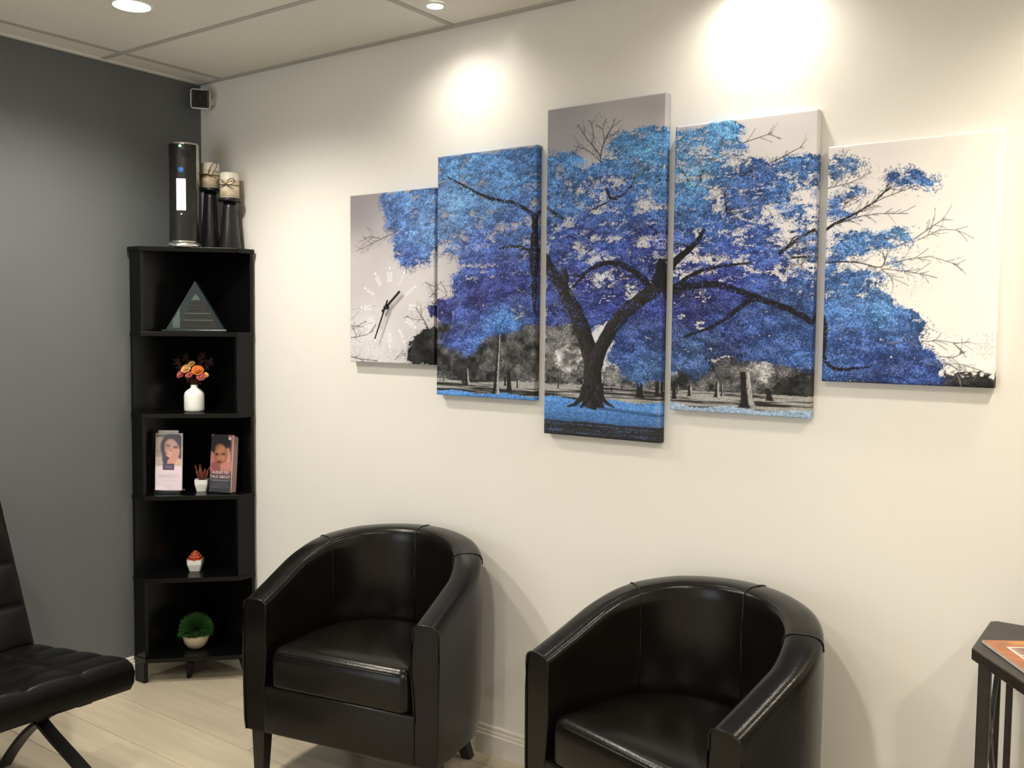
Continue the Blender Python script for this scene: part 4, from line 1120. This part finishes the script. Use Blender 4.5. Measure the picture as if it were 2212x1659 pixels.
def woman_left(u, v):
    c = np.ones(u.shape + (3,)) * lin([178, 160, 152])
    c = mixc(c, rect(u, v, 0, .4, .30, .42) * .5, [120, 105, 98]); c = mixc(c, rect(u, v, .02, .38, .02, .07) * .8, [95, 80, 85])
    c = mixc(c, ell(u, v, .66, .24, .48, .26), [52, 38, 52]); c = mixc(c, ell(u, v, .45, .42, .20, .17), [50, 34, 58])
    c = mixc(c, ell(u, v, .94, .30, .16, .20), [58, 52, 60])
    c = mixc(c, ell(u, v, .72, .53, .28, .12), [205, 140, 128]); c = mixc(c, ell(u, v, .92, .55, .2, .10), [200, 170, 150])
    c = mixc(c, ell(u, v, .62, .28, .27, .185, .12, -.25), [196, 140, 124])
    c = mixc(c, ell(u, v, .60, .19, .16, .07, .6), [206, 158, 144])
    c = mixc(c, ell(u, v, .47, .215, .09, .022, .5, .1) * .8, [90, 60, 62]); c = mixc(c, ell(u, v, .75, .245, .10, .022, .5, .15) * .8, [90, 60, 62])
    c = mixc(c, ell(u, v, .58, .30, .05, .035, .6) * .5, [170, 108, 96])
    c = mixc(c, ell(u, v, .56, .355, .13, .020, .4, .2), [160, 80, 84]); c = mixc(c, ell(u, v, .56, .35, .10, .009, .4, .2), [226, 200, 190])
    c = mixc(c, ell(u, v, .52, .385, .12, .025, .8) * .6, [226, 160, 142])
    low = np.clip((v - .565) / .02, 0, 1); c = mixc(c, low, [224, 206, 218])
    c = mixc(c, rect(u, v, .28, .71, .535, .645), [56, 36, 62]); c = mixc(c, rect(u, v, .36, .64, .565, .62) * .5, [120, 96, 118])
    for k, (a, b, z) in enumerate(((.14, .88, .725), (.12, .86, .765), (.14, .70, .745), (.32, .80, .825), (.40, .62, .935))):
        dash = (np.sin(u * (140 + 23 * k)) > -.4).astype(float)
        c = mixc(c, rect(u, v, a, b, z, z + (.018 if k < 3 else .010)) * dash * .45, [150, 128, 142])
    c = mixc(c, ell(u, v, .15, 1.0, .35, .07) * .5, [240, 232, 244])
    return mixc(c, np.maximum(rect(u, v, 0, .02, 0, 1), np.maximum(rect(u, v, .975, 1, 0, 1), rect(u, v, 0, 1, 0, .012))), [222, 210, 214])
def woman_right(u, v):
    c = np.ones(u.shape + (3,)) * lin([176, 112, 114])
    c = mixc(c, ell(u, v, .92, .12, .25, .3) * .6, [140, 84, 100])
    c = mixc(c, ell(u, v, .42, .16, .52, .20), [36, 32, 36]); c = mixc(c, ell(u, v, .72, .25, .2, .13), [34, 32, 36])
    c = mixc(c, ell(u, v, .80, .42, .12, .2) * .7, [206, 148, 138])
    c = mixc(c, ell(u, v, .46, .37, .32, .185, .12, .12), [150, 98, 72]); c = mixc(c, ell(u, v, .42, .24, .2, .07, .7) * .8, [178, 122, 84])
    c = mixc(c, ell(u, v, .28, .345, .09, .022, .5), [62, 38, 34]); c = mixc(c, ell(u, v, .58, .345, .10, .022, .5, -.1), [62, 38, 34])
    c = mixc(c, ell(u, v, .56, .40, .13, .05, .8) * .7, [186, 128, 100]); c = mixc(c, ell(u, v, .38, .40, .04, .05, .6) * .6, [184, 126, 108])
    c = mixc(c, ell(u, v, .40, .475, .11, .022, .4), [110, 48, 50])
    c = mixc(c, ell(u, v, .75, .56, .30, .09, .2, -.2), [190, 128, 116]); c = mixc(c, ell(u, v, .25, .56, .25, .07, .3, .4), [140, 84, 80])
    low = np.clip((v - .60) / .08, 0, 1); c = mixc(c, low * .92, [92, 70, 78]); c = mixc(c, np.clip((v - .76) / .02, 0, 1), [92, 90, 98])
    c = mixc(c, ell(u, v, .86, .06, .07, .028, .1), [214, 198, 200])
    for k, (a, b, z) in enumerate(((.1, .9, .785), (.12, .86, .80), (.38, .6, .835), (.12, .85, .86), (.08, .88, .895), (.08, .5, .91))):
        dash = (np.sin(u * (120 + 31 * k)) > -.5).astype(float); c = mixc(c, rect(u, v, a, b, z, z + .009) * dash * .6, [186, 178, 184])
    return c
def lettering(name, txt, size, mat, parent, loc, rot):
    cu = bpy.data.curves.new('lettering', 'FONT'); cu.body = txt; cu.size = size; cu.align_x = 'CENTER'; cu.extrude = .0001; cu.offset = size * .012
    to = bpy.data.objects.new('lettering_src', cu); COL.objects.link(to)
    dg = bpy.context.evaluated_depsgraph_get(); me = bpy.data.meshes.new_from_object(to.evaluated_get(dg))
    bpy.data.objects.remove(to, do_unlink=True)
    o = link(name, me, mat, parent, loc); o.rotation_euler = rot
    me.materials.clear(); me.materials.append(mat)
    return o
def holder_rack(loc, rz, lean, label, w=.108, hh=.09, d=.045):
    r = empty('brochure_holder', loc, rz)
    box('back_plate', (-w / 2, d / 2 - .003, .008), (w / 2, d / 2, .20), MT['acrylic'], r, centre=False).rotation_euler[0] = lean
    box('front_lip', (-w / 2, -d / 2, .002), (w / 2, -d / 2 + .0025, hh), MT['acrylic'], r)
    box('base_plate', (-w / 2, -d / 2, .0005), (w / 2, d / 2, .002), MT['acrylic'], r)
    tag(r, label, 'brochure holder', 'clear brochure holders on the middle tier')
    return r
Z3 = ZSH[2] + .0005
# lavender brochures towards the grey wall
PL = Vector((.103, -.240, Z3)); RL = math.radians(37)
holder_rack(PL, RL, math.radians(-4), 'clear acrylic holder with the pale lavender brochures', .112, .012)
bl = paper('brochure', .106, .228, .010, woman_left, None, PL + Vector((.0, 0, .013)), (math.radians(-4), 0, RL))
tag(bl, 'pale lavender brochure with a smiling dark-haired woman on its cover', 'brochure')
bl.location += Matrix.Rotation(RL, 3, 'Z') @ Vector((0, -.012, 0))
bc = box('card', (-.040, -.0008, 0), (.040, .0008, .247), MT['paper'], None, centre=False)
bc.location = PL + Matrix.Rotation(RL, 3, 'Z') @ Vector((-.006, .0155, .004)); bc.rotation_euler = (0, 0, RL)
tag(bc, 'plain pale card sticking up behind the lavender brochure', 'card')
# mauve brochures towards the white wall
PR = Vector((.252, -.098, Z3)); RR = math.radians(20)
holder_rack(PR, RR, math.radians(-6), 'clear acrylic holder with the mauve brochures', .104, .07, .05)
mauve = []
br = paper('brochure', .098, .232, .004, woman_right, None, PR + Matrix.Rotation(RR, 3, 'Z') @ Vector((0, -.020, .003)), (math.radians(-6), 0, RR))
tag(br, 'mauve brochure with a short-haired woman, lettered A DUO TO TALK ABOUT', 'brochure')
lettering('lettering', 'A DUO TO', .0150, MT['letter'], br, (0, -.0008, .0745), (math.radians(90), 0, 0))
lettering('lettering', 'TALK ABOUT', .0150, MT['letter'], br, (0, -.0008, .0575), (math.radians(90), 0, 0))
for k in range(6):
    o = box('brochure', (-.049, 0, 0), (.049, .0035, .230 - .002 * k), material('brochure_stock', (.30, .16, .17) if k % 2 else (.42, .34, .28), .5), None, centre=False)
    o.location = PR + Matrix.Rotation(RR, 3, 'Z') @ Vector((.002 + .001 * k, -.0155 + .0045 * k, .003)); o.rotation_euler = (math.radians(-6), 0, RR)
    tag(o, 'mauve brochure stacked behind the cover lettered A DUO TO TALK ABOUT', 'brochure', 'brochures behind the front mauve one')

# small potted plants
def square_pot(r, w0, w1, h, mat):
    prof = [(w0, 0), (w1 * .97, h * .6), (w1, h), (w1 - .003, h), (w1 - .004, h - .006)]
    V, F = [], []
    for s, z in prof:
        for k in range(40):
            a = 2 * math.pi * (k + .5) / 40; e = .22
            x = math.copysign(abs(math.cos(a)) ** e, math.cos(a)); y = math.copysign(abs(math.sin(a)) ** e, math.sin(a))
            V.append((s * x, s * y, z))
    for i in range(len(prof) - 1):
        for k in range(40): F.append((i * 40 + k, i * 40 + (k + 1) % 40, (i + 1) * 40 + (k + 1) % 40, (i + 1) * 40 + k))
    F.append(tuple(range(40))[::-1]); F.append(tuple(range(160, 200)))
    return from_py('pot', V, F, mat, r)
def fleshy(r, base, tip, w, t, mat, curl=.2):
    B = Vector(base); T = Vector(tip); d = (T - B).normalized()
    s = d.cross(Vector((0, 0, 1)));  s = s.normalized() if s.length > 1e-3 else Vector((1, 0, 0))
    u = s.cross(d)
    V, F = [], []; n = 6; m = 8
    for i in range(n):
        k = i / (n - 1); ww = w * min(1, .40 + 1.2 * k) * math.sqrt(max(.04, 1 - (max(0, k - .62) / .40) ** 2))
        c = B.lerp(T, k) - u * curl * w * 4 * k * k
        for q in range(m):
            a = 2 * math.pi * q / m; V.append(c + s * ww * math.cos(a) + u * t * ww / w * math.sin(a))
    for i in range(n - 1):
        for q in range(m): F.append((i * m + q, i * m + (q + 1) % m, (i + 1) * m + (q + 1) % m, (i + 1) * m + q))
    F.append(tuple(range(m))[::-1]); F.append(tuple(range((n - 1) * m, n * m)))
    return from_py('leaf', V, F, mat, r, smooth=True)
p1 = empty('potted_succulent', (.160, -.128, Z3), math.radians(47))
square_pot(p1, .019, .027, .048, MT['white_ceramic'])
lathe('soil', [(0, .040), (.022, .040), (.022, .042), (0, .043)], MT['soil'], p1, n=16)
for a, b, z, w in ((-.024, -.004, .108, .0085), (-.006, .004, .110, .0085), (.030, .0, .098, .0080), (.014, -.012, .092, .0085), (-.020, -.016, .084, .0080), (.020, .012, .086, .007), (-.004, -.018, .094, .0085), (.026, -.010, .076, .007)):
    fleshy(p1, (a * .25, b * .25, .040), (a, b, z), w, .0035, MT['succulent'], .05)
tag(p1, 'small white square pot with upright red-brown leaves between the brochures', 'potted plant')
Z4 = ZSH[1] + .0005
p2 = empty('potted_rosette', (.132, -.142, Z4), math.radians(43))
square_pot(p2, .021, .030, .047, MT['white_ceramic'])
random.seed(8)
for ring, (nl, rr, zz, l) in enumerate(((12, .0265, .047, .024), (11, .0205, .055, .023), (8, .0135, .062, .022), (5, .006, .068, .020))):
    for k in range(nl):
        an = 2 * math.pi * (k + .5 * (ring % 2)) / nl
        fleshy(p2, (rr * .5 * math.cos(an), rr * .5 * math.sin(an), zz - .016), (rr * 1.22 * math.cos(an), rr * 1.22 * math.sin(an), zz + .004 + .003 * ring), .0092, .0035, MT['rosette'], .0)
lathe('soil', [(0, .040), (.025, .040), (.025, .044), (0, .046)], MT['soil'], p2, n=16)
tag(p2, 'small white square pot with an orange rosette plant on the corner shelf', 'potted plant')
Z5 = ZSH[0] + .0005
p3 = empty('potted_grass', (.135, -.145, Z5))
lathe('pot', [(0, 0), (.022, 0), (.034, .008), (.045, .022), (.051, .042), (.052, .056), (.049, .057), (.048, .048), (0, .046)], MT['cream_ceramic'], p3, n=36)
random.seed(21)
V, F = [], []
for k in range(2600):
    th = random.uniform(0, 2 * math.pi); ph = math.acos(random.uniform(-.22, 1.0))
    d = Vector((math.sin(ph) * math.cos(th), math.sin(ph) * math.sin(th), math.cos(ph)))
    c = Vector((0, 0, .070)); R0 = random.uniform(.35, .62); R1 = random.uniform(.86, 1.06)
    S = Vector((.072, .072, .076))
    a = c + Vector((d.x * S.x, d.y * S.y, d.z * S.z)) * R0; b = c + Vector((d.x * S.x, d.y * S.y, d.z * S.z)) * R1
    if a.z < .05: a.z = .05
    s = d.cross(Vector((random.gauss(0, 1), random.gauss(0, 1), random.gauss(0, 1)))).normalized() * .0014
    i = len(V); V += [a - s, a + s, b + s * .2, b - s * .2]; F.append((i, i + 1, i + 2, i + 3))
me = bpy.data.meshes.new('grass_blades'); me.from_pydata([tuple(p) for p in V], [], F)
gb_ = link('grass_blades', me, MT['grass'], p3); gb_['kind'] = 'stuff'
tag(p3, 'round green grass plant in a cream bowl on the lowest shelf', 'potted plant')

# ------------------------------------------------------------------ security camera high in the corner
sc_ = empty('security_camera', (.070, -.052, 2.356))
fwd = Vector((.80, -.60, -.17)).normalized()
qq = fwd.to_track_quat('-Y', 'Z')
hb = from_bm('housing', box_bm((-.040, -.030, -.040), (.040, .030, .040), .017, 5), MT['white_plastic'], sc_, smooth=True)
hb.rotation_euler = qq.to_euler()
ff = from_bm('front_face', box_bm((-.0345, -.0335, -.0345), (.0345, -.020, .0345), .0066, 3), MT['black_gloss'], hb)
ln = lathe('lens', [(0, 0), (.011, 0), (.011, .002), (.008, .003), (0, .002)], MT['black_metal'], ff, n=24); ln.rotation_euler = (math.radians(90), 0, 0); ln.location = (0, -.0335, .006)
lathe('wall_plate', [(0, 0), (.018, 0), (.018, .005), (0, .006)], MT['white_plastic'], sc_, n=20).rotation_euler = (math.radians(90), 0, 0)
sc_.children[-1].location = (.0, .0515, .0)
tube('bracket', [(0, .048, 0), (0, .03, 0), (-.008, .012, 0)], .007, MT['white_plastic'], sc_, n=10)
tag(sc_, 'small cube security camera with black face and white rim high in the corner', 'security camera')

# ------------------------------------------------------------------ side table with a magazine
tb = empty('side_table', (3.36, -.29, 0))
def tl(x, y): return (x - 3.36, y + .29)
top = [(3.052, -.058), (3.052, -.292), (3.20, -.487), (3.52, -.487), (3.668, -.292), (3.668, -.058), (3.655, -.046), (3.065, -.046)]
prism('table_top', [tl(*p) for p in top], .735, .760, MT['table_wood'], tb, .003)
def post(x, y, s, z0=.001, z1=.735, name='leg'):
    a = tl(x, y); o = box(name, (a[0] - s / 2, a[1] - s / 2, z0), (a[0] + s / 2, a[1] + s / 2, z1), MT['table_wood'], tb, .002, 1); return o
for sx in (1, -1):
    X = lambda x: 3.36 + sx * (x - 3.36)
    post(X(3.078), -.278, .024); post(X(3.100), -.075, .014); post(X(3.089), -.172, .011, .10, .735, 'slat')
    a = tl(X(3.078), -.278); b = tl(X(3.100), -.075); c = tl(X(3.089), -.172)
    sweep('rail', [(a[0], a[1], .10), (b[0], b[1], .10)], [(-.008, -.012), (.008, -.012), (.008, .012), (-.008, .012)], MT['table_wood'], tb, smooth=False)
    sweep('rail', [(a[0], a[1], .720), (b[0], b[1], .720)], [(-.008, -.012), (.008, -.012), (.008, .012), (-.008, .012)], MT['table_wood'], tb, smooth=False)
    for p in (((a, .70), (c, .42)), ((c, .70), (a, .42)), ((a, .42), (c, .13)), ((c, .42), (a, .13))):
        (p0, z0), (p1, z1) = p
        sweep('brace', catmull([(p0[0], p0[1], z0), ((p0[0] + p1[0]) / 2, (p0[1] + p1[1]) / 2, (z0 + z1) / 2), (p1[0], p1[1], z1)], 3), [(-.004, -.008), (.004, -.008), (.004, .008), (-.004, .008)], MT['table_wood'], tb, smooth=False)
post(3.25, -.44, .030); post(3.47, -.44, .030)
tag(tb, 'dark brown wooden side table with slatted sides against the white wall', 'table')
def cover(u, v):
    c = np.ones(u.shape + (3,)) * lin([168, 98, 44])
    n = .5 + .5 * np.sin(u * 21 + 6 * np.sin(v * 9)); c = mixc(c, n * .5, [120, 70, 36]); c = mixc(c, ell(u, v, .5, .05, .25, .05, .5) * .8, [204, 140, 44])
    c = mixc(c, rect(u, v, .16, 1, .16, 1), [236, 228, 220]); c = mixc(c, rect(u, v, .18, .98, .175, .98), [120, 84, 66])
    c = mixc(c, rect(u, v, .18, .98, .175, .34) * (.5 + .5 * np.sin(u * 15)), [176, 150, 136]); c = mixc(c, rect(u, v, .18, .98, .34, .355), [230, 218, 210])
    return mixc(c, ell(u, v, .45, .62, .2, .1, .5) * .7, [188, 160, 110])
# the magazine lies flat: its page grid is laid down, left edge along the chamfer
mg = paper('magazine', .205, .275, .006, cover, None, (0, 0, 0), (0, 0, 0), .0022)
A = Vector((3.064, -.243, .7605)); ea = Vector((.55, -.835, 0)); eb = Vector((.835, .55, 0))
# magazine columns (x) run along eb, rows (z) along -ea so the cover corner u=0,v=0 sits at A
lx = eb; lz = -ea; ly = lz.cross(lx)
mm = Matrix((lx, ly, lz)).transposed().to_4x4()
mm.translation = A + eb * .1025 + ea * .275 + Vector((0, 0, .0065))
mg.matrix_world = mm
tag(mg, 'glossy magazine with orange wood cover lying on the side table', 'magazine')
